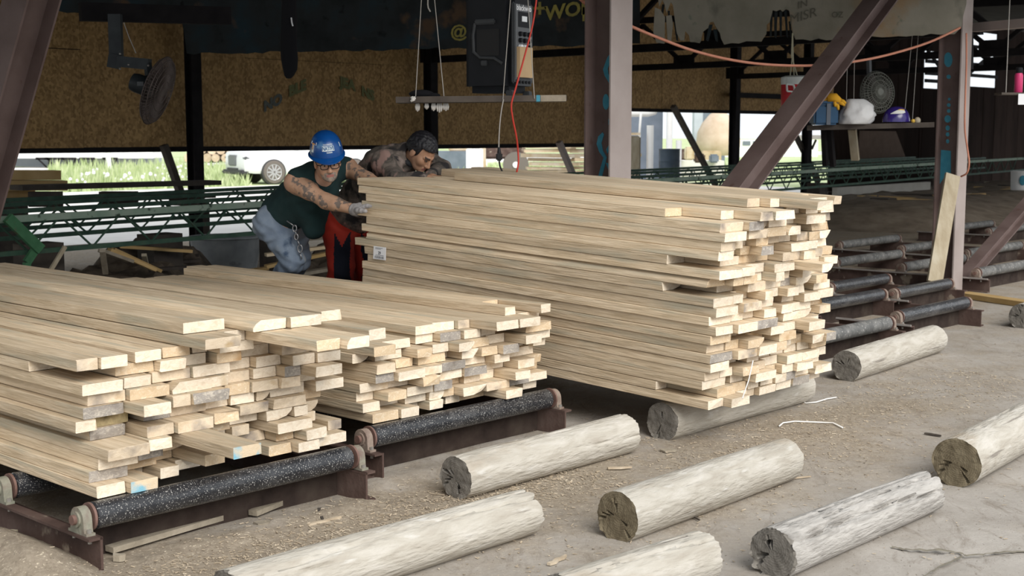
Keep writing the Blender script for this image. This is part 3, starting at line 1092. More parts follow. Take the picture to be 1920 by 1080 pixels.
# ================================================================== lumber
ORD = ['', 'first', 'second', 'third', 'fourth', 'fifth', 'sixth', 'seventh', 'eighth', 'ninth', 'tenth', 'eleventh', 'twelfth', 'thirteenth', 'fourteenth',
       'fifteenth', 'sixteenth', 'seventeenth', 'eighteenth', 'nineteenth', 'twentieth', 'twenty-first', 'twenty-second']
PILE_A = [
 [(2.49,0.118,-4.454),(2.613,0.118,-4.423),(2.736,0.068,-4.652),(2.809,0.085,-4.529),(2.92,0.12,-4.597),(3.045,0.178,-4.645),(3.228,0.093,-4.651),(3.326,0.117,-4.517),(3.448,0.116,-4.479),(3.569,0.167,-4.502)],
 [(2.495,0.163,-4.517),(2.663,0.168,-4.593),(2.836,0.099,-4.645),(2.94,0.095,-4.416),(3.04,0.168,-4.651),(3.213,0.178,-4.64),(3.396,0.092,-4.559),(3.493,0.115,-4.477),(3.681,0.077,-4.563)],
 [(2.528,0.167,-4.503),(2.712,0.107,-4.528),(2.824,0.178,-4.597),(3.007,0.191,-4.653),(3.203,0.087,-4.603),(3.365,0.183,-4.504),(3.553,0.095,-4.614)],
 [(2.526,0.176,-4.43),(2.721,0.098,-4.458),(2.868,0.127,-4.118),(3.0,0.168,-4.57),(3.173,0.178,-4.631),(3.356,0.137,-4.569),(3.498,0.073,-4.562),(3.595,0.073,-4.611)],
 [(2.555,0.151,-4.611),(2.732,0.119,-4.489),(2.856,0.165,-4.469),(3.053,0.121,-4.509),(3.218,0.147,-4.567),(3.392,0.173,-4.568),(3.57,0.143,-4.65)],
 [(2.482,0.083,-4.575),(2.57,0.163,-4.631),(2.772,0.119,-4.578),(2.896,0.168,-4.586),(3.069,0.113,-4.602),(3.187,0.119,-4.586),(3.319,0.073,-4.588),(3.404,0.183,-4.609),(3.623,0.157,-4.569)],
 [(2.52,0.17,-4.587),(2.699,0.12,-4.454),(2.874,0.084,-4.532),(2.963,0.171,-4.521),(3.155,0.12,-4.574),(3.28,0.132,-4.561),(3.417,0.099,-4.543),(3.551,0.099,-4.611)],
 [(2.546,0.16,-4.598),(2.711,0.175,-4.571),(2.898,0.183,-4.564),(3.086,0.084,-4.576),(3.175,0.126,-4.61),(3.315,0.117,-4.602),(3.437,0.082,-4.543),(3.524,0.143,-4.442)],
 [(2.516,0.17,-4.578),(2.701,0.118,-4.595),(2.839,0.178,-4.618),(3.022,0.178,-4.607),(3.205,0.123,-4.644),(3.333,0.13,-4.606),(3.468,0.117,-4.529),(3.59,0.126,-4.512)],
 [(2.51,0.168,-4.985),(2.69,0.168,-4.636),(2.863,0.119,-4.593),(2.987,0.121,-4.64),(3.131,0.119,-4.594),(3.255,0.178,-4.648),(3.438,0.198,-4.568)],
 [(2.506,0.09,-4.604),(2.601,0.113,-4.585),(2.767,0.116,-4.617),(2.901,0.127,-4.635),(3.048,0.073,-4.651),(3.126,0.168,-4.567),(3.299,0.168,-4.649),(3.472,0.12,-4.509),(3.597,0.105,-4.548)],
 [(2.968,0.169,-4.437),(3.142,0.101,-4.556),(3.248,0.115,-4.086),(3.368,0.112,-4.043),(3.485,0.085,-4.528),(3.575,0.09,-4.153)],
 [(2.98,0.198,-4.604),(3.207,0.167,-4.445),(3.379,0.163,-4.425),(3.582,0.109,-4.475)],
]
PILE_B = [
 [(4.048,0.163,-4.684),(4.216,0.116,-4.672),(4.337,0.096,-4.791),(4.438,0.096,-4.714),(4.597,0.1,-4.763),(4.702,0.188,-4.775),(4.895,0.122,-4.62),(5.022,0.118,-4.789),(5.145,0.107,-4.735)],
 [(4.027,0.106,-4.731),(4.138,0.168,-4.797),(4.311,0.135,-4.746),(4.451,0.101,-4.725),(4.557,0.073,-4.735),(4.635,0.168,-4.669),(4.808,0.168,-4.672),(4.981,0.168,-4.697),(5.154,0.144,-4.701)],
 [(4.031,0.105,-4.782),(4.141,0.117,-4.678),(4.29,0.172,-4.709),(4.467,0.125,-4.705),(4.597,0.112,-4.778),(4.714,0.116,-4.746),(4.835,0.111,-4.766),(4.951,0.114,-4.607),(5.07,0.12,-4.732),(5.195,0.111,-4.781)],
 [(4.028,0.178,-4.751),(4.211,0.129,-4.759),(4.345,0.111,-4.653),(4.519,0.15,-4.716),(4.674,0.158,-4.7),(4.837,0.183,-4.764),(5.025,0.129,-4.658),(5.159,0.116,-4.724)],
 [(4.077,0.116,-4.694),(4.198,0.168,-4.666),(4.371,0.132,-4.682),(4.508,0.171,-4.701),(4.684,0.182,-4.746),(4.871,0.113,-4.68),(5.059,0.183,-4.752)],
 [(4.076,0.116,-4.686),(4.243,0.114,-4.74),(4.384,0.183,-4.73),(4.572,0.075,-4.8),(4.652,0.114,-4.696),(4.786,0.115,-4.689),(4.906,0.12,-4.652),(5.031,0.168,-4.784),(5.204,0.09,-4.714)],
 [(4.023,0.108,-4.794),(4.136,0.17,-4.765),(4.335,0.097,-4.682),(4.486,0.107,-4.734),(4.598,0.112,-4.664),(4.715,0.149,-4.712),(4.869,0.139,-4.742),(5.013,0.118,-4.589),(5.136,0.154,-4.67)],
 [(4.038,0.133,-4.657),(4.176,0.183,-4.759),(4.432,0.118,-4.799),(4.555,0.145,-4.752),(4.705,0.119,-4.735),(4.84,0.108,-4.748),(4.953,0.12,-4.792),(5.078,0.198,-4.651)],
 [(4.42,0.133,-4.787),(4.558,0.146,-4.808),(4.709,0.083,-4.781),(4.797,0.154,-4.59),(4.956,0.152,-4.58),(5.113,0.181,-4.755)],
 [(5.0,0.077,-4.727),(5.082,0.117,-4.974),(5.204,0.073,-4.658)],
]
PILE_C = [
 [(5.546,0.119,-3.819),(5.67,0.163,-3.764),(5.838,0.098,-3.851),(5.941,0.083,-3.862),(6.029,0.164,-3.833),(6.22,0.144,-3.844),(6.386,0.17,-3.842),(6.619,0.118,-3.878)],
 [(5.549,0.073,-4.144),(5.627,0.168,-3.827),(5.8,0.128,-3.853),(5.933,0.097,-3.84),(6.056,0.117,-3.841),(6.178,0.107,-3.825),(6.29,0.099,-3.828),(6.394,0.178,-3.857),(6.577,0.176,-3.812)],
 [(5.554,0.183,-3.854),(5.792,0.118,-3.859),(5.915,0.198,-3.781),(6.118,0.108,-3.86),(6.233,0.109,-3.82),(6.347,0.168,-3.792),(6.52,0.198,-3.878)],
 [(5.552,0.115,-3.842),(5.673,0.113,-3.843),(5.791,0.154,-3.784),(5.95,0.126,-3.831),(6.081,0.179,-3.869),(6.265,0.162,-3.809),(6.432,0.178,-3.813),(6.615,0.106,-3.838)],
 [(5.569,0.131,-3.806),(5.705,0.198,-3.897),(5.924,0.107,-3.843),(6.089,0.105,-3.878),(6.199,0.126,-3.874),(6.33,0.112,-3.864),(6.447,0.116,-3.856),(6.568,0.16,-3.838)],
 [(5.549,0.183,-3.804),(5.737,0.178,-3.776),(5.92,0.168,-3.765),(6.093,0.119,-3.782),(6.217,0.127,-3.837),(6.357,0.111,-3.845),(6.473,0.12,-3.776),(6.598,0.111,-3.764)],
 [(5.57,0.12,-3.836),(5.695,0.115,-3.826),(5.815,0.151,-3.768),(5.971,0.167,-3.888),(6.143,0.168,-3.784),(6.316,0.168,-3.896),(6.489,0.198,-3.847)],
 [(5.562,0.15,-3.807),(5.717,0.178,-3.885),(5.9,0.12,-3.906),(6.025,0.131,-3.765),(6.161,0.156,-3.796),(6.325,0.16,-3.711),(6.49,0.149,-3.837)],
 [(5.583,0.111,-3.782),(5.699,0.178,-3.753),(5.882,0.198,-3.76),(6.094,0.073,-3.839),(6.223,0.177,-3.815),(6.405,0.12,-3.822),(6.53,0.103,-3.907),(6.638,0.118,-3.832)],
 [(5.578,0.141,-3.817),(5.724,0.12,-3.826),(5.849,0.12,-3.841),(5.974,0.12,-3.778),(6.099,0.09,-3.906),(6.194,0.113,-3.806),(6.325,0.183,-3.817),(6.513,0.198,-3.863)],
 [(5.555,0.183,-3.781),(5.795,0.168,-3.786),(5.968,0.168,-3.823),(6.141,0.12,-3.9),(6.266,0.119,-3.853),(6.39,0.164,-3.784),(6.559,0.17,-3.804)],
 [(5.586,0.115,-3.79),(5.721,0.093,-3.803),(5.819,0.16,-3.889),(5.984,0.073,-3.777),(6.062,0.12,-3.826),(6.187,0.12,-3.77),(6.312,0.12,-3.813),(6.437,0.111,-3.882),(6.553,0.176,-3.825)],
 [(5.544,0.164,-4.109),(5.713,0.148,-3.9),(5.866,0.163,-3.809),(6.034,0.178,-3.827),(6.217,0.097,-3.833),(6.319,0.158,-3.799),(6.482,0.12,-3.769),(6.607,0.115,-3.87)],
 [(5.538,0.151,-3.838),(5.694,0.094,-3.787),(5.793,0.12,-3.788),(5.918,0.12,-3.839),(6.043,0.086,-3.754),(6.134,0.114,-3.804),(6.317,0.113,-3.759),(6.435,0.178,-3.828),(6.618,0.101,-3.866)],
 [(5.545,0.186,-3.759),(5.736,0.12,-3.764),(5.861,0.178,-3.826),(6.044,0.198,-3.762),(6.267,0.11,-3.609),(6.4,0.171,-3.806),(6.576,0.142,-3.776)],
 [(5.534,0.139,-4.08),(5.678,0.168,-3.859),(5.851,0.178,-3.871),(6.034,0.12,-3.876),(6.159,0.168,-3.785),(6.332,0.12,-3.76),(6.457,0.145,-3.804),(6.607,0.116,-3.817)],
 [(5.534,0.126,-3.766),(5.665,0.168,-3.875),(5.838,0.09,-3.846),(5.933,0.118,-3.777),(6.056,0.168,-3.884),(6.229,0.178,-3.777),(6.412,0.12,-3.797),(6.537,0.177,-3.845)],
 [(5.543,0.118,-3.757),(5.666,0.12,-3.794),(5.791,0.113,-3.856),(5.909,0.121,-3.795),(6.035,0.168,-3.84),(6.208,0.12,-3.849),(6.333,0.109,-3.81),(6.447,0.113,-3.802),(6.582,0.111,-3.815)],
 [(5.562,0.166,-3.735),(5.772,0.174,-3.754),(5.973,0.183,-3.767),(6.161,0.12,-3.755),(6.286,0.192,-3.897),(6.483,0.173,-3.806),(6.661,0.094,-3.904)],
 [(5.619,0.114,-3.76),(5.738,0.133,-3.725),(5.876,0.12,-3.779),(6.001,0.178,-3.779),(6.184,0.168,-3.845),(6.357,0.198,-3.763),(6.584,0.132,-3.825)],
 [(5.557,0.128,-4.107),(5.69,0.112,-3.865),(5.807,0.118,-3.703),(5.939,0.183,-3.697),(6.127,0.178,-3.881),(6.31,0.135,-3.867),(6.45,0.121,-3.822),(6.576,0.147,-3.808)],
 [(5.98,0.12,-3.899),(6.105,0.092,-3.837),(6.202,0.155,-3.606),(6.362,0.183,-3.751),(6.55,0.082,-3.922),(6.637,0.078,-3.762)],
]



def board_mesh(w, h, L, endm, wane, ragged_end):
    """x from 0 (near end) back to -L, y 0..w, z 0..h"""
    c = .0018
    if wane == 1:      # lower right corner rounded away
        k = random.uniform(.3, .6) * w
        sec = [(c, 0), (w - k, 0), (w - k * .4, h * .25), (w - k * .08, h * .7), (w, h - c), (w - c, h), (c, h), (0, h - c), (0, c)]
    elif wane == 2:    # upper left bevel
        k = random.uniform(.15, .35) * w
        sec = [(c, 0), (w - c, 0), (w, c), (w, h - c), (w - c, h), (k, h), (k * .35, h * .72), (0, h * .35), (0, c)]
    else:
        sec = [(c, 0), (w - c, 0), (w, c), (w, h - c), (w - c, h), (c, h), (0, h - c), (0, c)]
    n = len(sec)
    bow = random.uniform(-.0025, .0025)
    st = [0, -.012, -L * .33, -L * .66, -L + .012, -L]
    vv = []
    for i, x in enumerate(st):
        for (y, z) in sec:
            jx = random.uniform(-1, 1) * (.003 if not ragged_end else .007) if i in (0, len(st) - 1) else 0
            yy = y + bow * math.sin(math.pi * (-x / L)) + random.uniform(-.0006, .0006)
            vv.append((x + jx, yy, z + random.uniform(-.0003, 0)))
    ff = []
    mi = []
    for i in range(len(st) - 1):
        for k in range(n):
            ff.append((i * n + k, (i + 1) * n + k, (i + 1) * n + (k + 1) % n, i * n + (k + 1) % n))
            mi.append(0)
    ff.append(list(range(n)))
    mi.append(1)
    ff.append([(len(st) - 1) * n + k for k in range(n)][::-1])
    mi.append(1)
    me = bpy.data.meshes.new('board')
    me.from_pydata(vv, [], ff)
    me.materials.append(M['board_side'])
    me.materials.append(M[endm])
    me.polygons.foreach_set('material_index', mi)
    me.update()
    return me


ENDS = {('A', 1, 0): 'end_grey', ('A', 2, 1): 'end_grey', ('A', 5, 1): 'moss_wood', ('A', 7, 0): 'end_stain', ('A', 7, 1): 'end_heart', ('A', 8, 2): 'end_stain', ('A', 8, 0): 'end_plain',
        ('A', 10, 1): 'end_plain', ('A', 10, 2): 'end_plain', ('A', 0, 0): 'end_plain', ('A', 3, 0): 'end_stain', ('A', 11, 0): 'end_stain', ('C', 0, 0): 'end_plain', ('B', 3, 4): 'end_grey'}
BLUE = {('A', 3, 2), ('A', 0, 1)}


def pile(key, rows, z0, h, s_far, tilt, s_ref, word, group):
    nl = len(rows)
    for l, row in enumerate(rows):
        for k, (t, w, s) in enumerate(row):
            rr = random.random()
            em = 'end_plain' if rr < .62 else 'end_stain' if rr < .78 else 'end_heart' if rr < .94 else 'end_grey'
            if (key, l, k) in BLUE:
                em = 'end_blue'
            em = ENDS.get((key, l, k), em)
            wane = 0
            if random.random() < .10 and l > 0:
                wane = random.choice((1, 1, 2))
            if key == 'C' and k == 0 and t < 5.66:
                t1_ = t + w
                t = 5.532 + random.uniform(-.008, .008)
                w = t1_ - t
            th = h - .0012 - random.choice((0, 0, .001, .002))
            sf = s_far + random.uniform(-.06, .06)
            if key == 'C' and (l, k) in ((21, 0), (21, 1)):
                sf += .35
            me = board_mesh(w, th, s - sf, em, wane, random.random() < .3)
            o = bpy.data.objects.new('board', me)
            C.objects.link(o)
            z = z0 + l * h + (s_ref - s) * math.tan(tilt)
            o.location = W(s, t, z)
            o.rotation_euler = (0, tilt, ANG + random.uniform(-.0006, .0006))
            tag(o, 'pale sawn board, %s from left in %s layer up of the %s stack' % (ORD[k + 1], ORD[l + 1], word), 'board', group)


pile('A', PILE_A, .243, .046, -7.55, 0, 0, 'left', 'boards of the left stack')
pile('B', PILE_B, .243, .046, -7.75, 0, 0, 'middle low', 'boards of the middle low stack')
pile('C', PILE_C, .205, .0478, -6.49, .042, -3.82, 'tall right', 'boards of the tall stack')

# price tag stapled on the side of the tall stack
mb = MB()
tl = 5.525
q = [onT(701, 461, tl), onT(724, 464, tl), onT(723.5, 488, tl), onT(700, 485, tl)]
mb.hexa([p for p in q] + [p - E2 * .002 for p in q])
lb = tag(mb.build('paper_label', 'label_white'), 'white barcode label on the side of the tall lumber stack', 'label')
mb = MB()
ux = (q[1] - q[0])
uy = (q[3] - q[0])
x = .14
while x < .86:
    wd = random.uniform(.02, .06)
    a = q[0] + ux * x + uy * .74 - E2 * .0026
    mb.add([a, a + ux * wd, a + ux * wd + uy * .19, a + uy * .19], [(0, 1, 2, 3)])
    x += wd + random.uniform(.02, .05)
for yy, xa, xb in ((.10, .15, .75), (.18, .15, .6), (.66, .2, .85)):
    a = q[0] + ux * xa + uy * yy - E2 * .0026
    mb.add([a, a + ux * (xb - xa), a + ux * (xb - xa) + uy * .03, a + uy * .03], [(0, 1, 2, 3)])
mb.build('barcode', 'ink', lb)
text_mesh('29', .026, lambda x, y: q[0] + ux * .5 + uy * .5 - E2 * .0026 + ux.normalized() * x + UP * y, 'print', 'ink', lb, .0008)

# ================================================================== logs on the ground
def log(a, b_, r0, r1, label, side='log_side', end='log_end', rough=1.0, cracks=3, seed=0, sink=.006):
    """pole lying from a to b (ground points under its axis), local x along it"""
    rnd = random.Random(seed)
    L = (b_ - a).length
    n, ns = 64, 26
    d = (b_ - a).normalized()
    yaw = math.atan2(d.y, d.x)
    crk = [(rnd.uniform(0, 2 * math.pi), rnd.uniform(.45, .95), rnd.uniform(.006, .02)) for _ in range(cracks)]
    lcr = [(rnd.uniform(.2, 2.9), rnd.uniform(0, .5), rnd.uniform(.3, 1)) for _ in range(int(3 * rough))]
    vv = []
    ff = []
    mi = []
    for i in range(ns + 1):
        u = i / ns
        r = r0 + (r1 - r0) * u
        for k in range(n):
            a_ = 2 * math.pi * k / n
            rr = r * (1 + .025 * noise.noise((math.cos(a_) * 1.2 + seed, math.sin(a_) * 1.2, u * 2.5)) + .012 * rough * noise.noise((math.cos(a_) * 7, math.sin(a_) * 7 + seed, u * 1.6)))
            for (ca, u0, ln) in lcr:
                da = abs((a_ - ca - .15 * math.sin(u * 5 + ca) + math.pi) % (2 * math.pi) - math.pi)
                if u0 < u < u0 + ln and da < .06:
                    rr -= .010 * rough * (1 - da / .06)
            x = u * L
            if i in (0, ns):
                rr *= .985
                x += rnd.uniform(-1, 1) * .004 * rough + .012 * rough * noise.noise((math.cos(a_) * 2.5, math.sin(a_) * 2.5, seed + i))
            vv.append((x, rr * math.cos(a_), rr * math.sin(a_) + min(r0, r1)))
    for i in range(ns):
        for k in range(n):
            ff.append((i * n + k, i * n + (k + 1) % n, (i + 1) * n + (k + 1) % n, (i + 1) * n + k))
            mi.append(0)
    for (i, sg) in ((0, -1), (ns, 1)):
        prev = [i * n + k for k in range(n)]
        r = (r0, r1)[i > 0]
        for q_ in (.93, .75, .55, .35, .18):
            cur = []
            for k in range(n):
                a_ = 2 * math.pi * k / n
                bx = L * i / ns
                dep = .004 * noise.noise((math.cos(a_) * q_ * 4, math.sin(a_) * q_ * 4, seed))
                for (ca, ext, wd) in crk:
                    da = abs((a_ - ca - .25 * math.sin(q_ * 6 + ca) + math.pi) % (2 * math.pi) - math.pi) * q_ * r
                    if .2 < q_ < ext and da < wd * .25 + .001:
                        dep -= .02
                cur.append(len(vv))
                y0, z0 = vv[i * n + k][1], vv[i * n + k][2] - min(r0, r1)
                vv.append((bx + sg * dep, y0 * q_, z0 * q_ + min(r0, r1)))
            for k in range(n):
                f = (prev[k], prev[(k + 1) % n], cur[(k + 1) % n], cur[k])
                ff.append(f if i else f[::-1])
                mi.append(1)
            prev = cur
        ff.append(prev if i else prev[::-1])
        mi.append(1)
    for i_, f in enumerate(ff):
        if mi[i_] == 0:
            ff[i_] = f
    me = bpy.data.meshes.new('log')
    me.from_pydata(vv, [], ff)
    me.materials.append(M[side])
    me.materials.append(M[end])
    me.polygons.foreach_set('material_index', mi)
    me.polygons.foreach_set('use_smooth', [True] * len(ff))
    me.set_sharp_from_angle(angle=math.radians(38))
    bm = bmesh.new()
    bm.from_mesh(me)
    bmesh.ops.recalc_face_normals(bm, faces=bm.faces)
    bm.to_mesh(me)
    bm.free()
    o = bpy.data.objects.new('log', me)
    C.objects.link(o)
    o.location = (a.x, a.y, -sink)
    o.rotation_euler = (0, 0, yaw)
    return tag(o, label, 'log', 'loose logs on the yard floor')


log(G(425, 1172), G(985, 1000), .098, .094, 'thick split pale log in the foreground left of centre', rough=1.5, seed=1, cracks=4)
log(W(-4.10, 4.02), W(-4.10, 5.22), .098, .100, 'pale log lying in front of the middle low stack', seed=2)
log(W(-3.20, 4.03), W(-3.22, 5.30), .104, .100, 'pale log with brown cracked end at the centre of the floor', end='log_end_brown', seed=3)
log(W(-2.52, 4.08), W(-2.50, 5.25), .098, .088, 'grey deeply weathered log in front of the right log', side='log_grey', rough=2.6, seed=4, cracks=6)
log(W(-2.58, 5.72), W(-2.72, 7.30), .115, .115, 'pale log with brown end running off the right edge', end='log_end_brown', seed=5, cracks=2)
log(W(-4.13, 5.57), W(-4.12, 6.95), .104, .098, 'grey log under the near end of the tall stack', side='log_side', seed=6, cracks=2)
log(W(-4.25, 7.72), W(-4.36, 9.20), .104, .104, 'short log right of the tall stack beside the rollers', seed=7, cracks=2)
log(W(-4.38, 10.83), W(-4.42, 12.1), .105, .105, 'far log end at the right edge behind the others', seed=8)
log(G(1050, 1175), G(1318, 1085), .092, .092, 'pale log end at the bottom edge right of centre', seed=9, rough=1.4)

# ================================================================== litter on the floor
def scrap(x0, y0, x1, y1, w, h, label, mt='chip', name='wood_splinter', z=.004, group='scraps of wood on the floor'):
    a, b_ = G(x0, y0, z + h / 2), G(x1, y1, z + h / 2)
    mb = MB()
    d = b_ - a
    L = d.length
    d.normalize()
    s = d.cross(UP).normalized()
    k = 4
    pts = []
    for i in range(k + 1):
        u = i / k
        c = a + d * L * u + s * random.uniform(-.25, .25) * w
        ww = w * (.5 + .5 * math.sin(math.pi * min(1, .25 + u * .75))) / 2
        pts.append((c, ww))
    ol = [c + s * ww for c, ww in pts] + [c - s * ww for c, ww in pts[::-1]]
    ol = [p - UP * h / 2 for p in ol]
    mb.prism(ol, UP * h)
    return tag(mb.build(name, mt), label, 'scrap', group)


mb = MB()
for (a, b_) in (((205, 1030), (470, 952)), ((474, 962), (572, 922))):
    p0, p1 = G(*a, .025), G(*b_, .025)
    mb = MB()
    mb.bar(p0, p1, .05 if a[0] < 300 else .045, .022)
    tag(mb.build('wood_batten', 'old_plank'), 'long dusty batten lying before the front roller' if a[0] < 300 else 'short dusty batten at the right end of the front roller', 'batten', 'scraps of wood on the floor')
scrap(578, 985, 640, 970, .016, .012, 'pale splinter of wood below the front roller')
scrap(1030, 1058, 1062, 1042, .018, .010, 'pale splinter right of the foreground split log')
scrap(1140, 878, 1185, 876, .022, .008, 'flat pale bark strip above the central log', z=.006)
scrap(1243, 846, 1264, 843, .055, .008, 'square brown chip near the log under the stack', 'old_plank', 'wood_chip')
scrap(1060, 862, 1095, 853, .012, .008, 'thin sliver beside the log before the middle stack')
scrap(106, 1074, 148, 1060, .05, .03, 'grey offcut at the lower left corner', 'old_plank', 'wood_offcut')
scrap(212, 1046, 235, 1044, .03, .025, 'small grey offcut beside the channel end', 'old_plank', 'wood_offcut')
scrap(0, 1018, 30, 1002, .06, .04, 'tan offcut at the far left edge below the bearing', 'grey_plank', 'wood_offcut')
scrap(510, 925, 562, 918, .05, .014, 'tan chip under the right end of the front roller', 'grey_plank', 'wood_offcut', z=.03)
scrap(598, 955, 605, 975, .02, .015, 'dark bark chip below the front roller', 'dark_plank', 'bark_chip')
scrap(480, 985, 505, 980, .05, .02, 'grey stone flake left of the dark bark chip', 'old_plank', 'wood_offcut')
scrap(1735, 812, 1765, 817, .02, .008, 'brown bark sliver left of the right log', 'dark_plank', 'bark_chip')
scrap(1322, 915, 1345, 925, .008, .006, 'dark twig beside the central log', 'dark_plank', 'twig')
scrap(1296, 965, 1312, 975, .008, .006, 'small dark twig below the central log', 'dark_plank', 'twig')
scrap(1480, 897, 1520, 893, .010, .006, 'pale curled sliver left of the grey log')
for pts, lab in (([(1490, 748), (1512, 756), (1530, 754), (1550, 748), (1568, 745)], 'white plastic strap end in front of the tall stack'),
                 ([(1461, 799), (1468, 793), (1490, 790), (1540, 792), (1562, 793), (1580, 802)], 'white plastic strap nearer the camera than the other')):
    mb = MB()
    mb.tube([G(x, y, .008) for x, y in pts], .0045, 6)
    tag(mb.build('plastic_strap', 'strip_white', None, True), lab, 'strap', 'white straps on the floor')
mb = MB()
mb.tube([onS(1412, 676, -3.72), onS(1404, 712, -3.71), onS(1392, 747, -3.70)], .003, 5)
tag(mb.build('wood_splinter', 'strip_white'), 'long pale splinter hanging from the end of the tall stack', 'scrap', 'scraps of wood on the floor')

# sawdust and chips: nobody could count them
mb = MB()
for i in range(7000):
    r = random.random()
    if r < .50:
        s, t = random.gauss(-4.02, .17), random.uniform(2.3, 4.8)
    elif r < .78:
        s, t = random.gauss(-3.7, .28), random.uniform(5.0, 8.6)
    elif r < .9:
        s, t = random.gauss(-3.4, .5), random.uniform(3.0, 6.5)
    else:
        s, t = random.uniform(-5.5, -2.0), random.uniform(4.0, 11)
    if s > -1.8:
        continue
    c = W(s, t, max(0, ground_h(s, t)) + .003)
    L, w = abs(random.gauss(.006, .008)) + .003, random.uniform(.0015, .0055)
    a = random.uniform(0, math.pi)
    d = Vector((math.cos(a), math.sin(a), random.uniform(-.2, .2)))
    n_ = Vector((-math.sin(a), math.cos(a), random.uniform(-.3, .3)))
    p = [c - d * L / 2 - n_ * w / 2, c + d * L / 2 - n_ * w / 2, c + d * L / 2 + n_ * w / 2, c - d * L / 2 + n_ * w / 2]
    mb.add(p + [x + UP * .0015 for x in p], [(0, 3, 2, 1), (4, 5, 6, 7), (0, 1, 5, 4), (2, 3, 7, 6)])
tag(mb.build('wood_chips', 'chip'), 'scattered sawdust and small wood chips on the yard floor', 'sawdust', kind='stuff')

# ================================================================== green lattice conveyors behind the workers
ga = P(0, 412, 10.8)
g1 = P(1920, 297, 33.0)
g0 = ga - (g1 - ga).normalized() * 1.3
gd = (g1 - g0)
gL = gd.length
gdn = gd.normalized()
gs = Vector((gdn.y, -gdn.x, 0)).normalized()       # towards the camera side
gu = gs.cross(gdn) if gs.cross(gdn).z > 0 else -gs.cross(gdn)


def lattice(off, depth, label, chord_mt, z_off=0, step=.46, span=(0, 1)):
    th = thing('lattice_beam', label, 'conveyor frame', g0 + gdn * gL * .5 - gs * off + UP * (z_off - depth), 'green lattice beams behind the workers')
    a = g0 - gs * off + UP * z_off + gdn * gL * span[0]
    e = g0 - gs * off + UP * z_off + gdn * gL * span[1]
    mb = MB()
    mb.bar(a, e, .05, .055 if chord_mt == 'green_light' else .04, gs)
    mb.build('top_chord', chord_mt, th)
    mb = MB()
    mb.bar(a - gu * depth, e - gu * depth, .035, .04, gs)
    mb.build('bottom_chord', 'green_steel' if chord_mt != 'green_light' else 'green_steel', th)
    n = int((e - a).length / step)
    for i in range(n):
        p0 = a + gdn * step * i
        p1 = a + gdn * step * (i + .5) - gu * depth
        p2 = a + gdn * step * (i + 1)
        mb = MB()
        mb.cyl(p0, p1, .010, None, 6)
        mb.cyl(p1, p2, .010, None, 6)
        mb.build('lattice_rod', 'green_steel', th)
    return th


lattice(0, .28, 'nearest green lattice conveyor beam with pale top rail', 'green_light', step=.62)
lattice(.95, .24, 'second green lattice conveyor beam', 'green_steel', .0, step=.62)
lattice(1.95, .24, 'third green lattice conveyor beam', 'green_steel', .0, step=.62)
lattice(2.75, .24, 'farthest green lattice conveyor beam', 'green_steel', .0, step=.62)
# bright green end frame at the left
mb = MB()
a = P(8, 412, 8.85)
mb.bar(P(14, 408, 10.75), P(76, 468, 10.95), .05, .085)
mb.bar(P(66, 468, 10.95), P(50, 492, 10.9), .05, .06)
mb.bar(P(50, 492, 10.9), Vector((P(50, 492, 10.9).x, 10.9, .0)), .05, .05)
tag(mb.build('lattice_end_frame', 'green_bright'), 'bright green slanted end bar of the lattice conveyor at left', 'frame')
# legs
def along(px):
    k = None
    d = ray(px, 300)
    # point of the near beam seen at this column
    m2 = d.x / d.y
    k = (m2 * g0.y - g0.x) / (gdn.x - m2 * gdn.y)
    return g0 + gdn * k


for px, lab in ((130, 'dark leg of the lattice conveyor at left'), (360, 'dark leg of the lattice conveyor left of the tub'), (585, 'dark leg of the lattice conveyor behind the first worker'),
                (1582, 'dark block leg of the lattice conveyor right of the tall stack'), (1808, 'dark block leg of the lattice conveyor right of the rusty column'), (1842, 'second dark block leg right of the rusty column')):
    c = along(px) - gs * .5
    mb = MB()
    mb.box(Vector((c.x, c.y, (c.z - .26) / 2)), .34, .25, c.z - .26, (gdn, gs, UP))
    tag(mb.build('conveyor_leg', 'dark_plank'), lab, 'leg', 'lattice conveyor legs')
# dirt bank under the far part of the conveyor
mb = MB()
bv0 = []
nX, nY = 60, 16
c0, c1 = along(1470), along(1960)
for j in range(nY + 1):
    for i in range(nX + 1):
        b0_ = c0 + (c1 - c0) * (i / nX)
        off = 3.6 - 5.6 * j / nY
        p_ = b0_ + gs * off
        u = max(0, min(1, (3.6 - off) / 2.4, (off + 2.0) / .8)) * min(1, i / 8)
        p_.z = u * u * (3 - 2 * u) * (.36 + .07 * noise.noise((p_.x * 1.3, p_.y * 1.3, 0)) + .05 * noise.noise((p_.x * 4, p_.y * 4, 2))) - .02 * (1 - u)
        bv0.append(p_)
mb.add(bv0, [(j * (nX + 1) + i, (j + 1) * (nX + 1) + i, (j + 1) * (nX + 1) + i + 1, j * (nX + 1) + i + 1) for j in range(nY) for i in range(nX)])
tag(mb.build('dirt_bank', 'dirt_bank', None, True), 'low brown dirt bank under the lattice conveyor at right', 'dirt', kind='stuff')

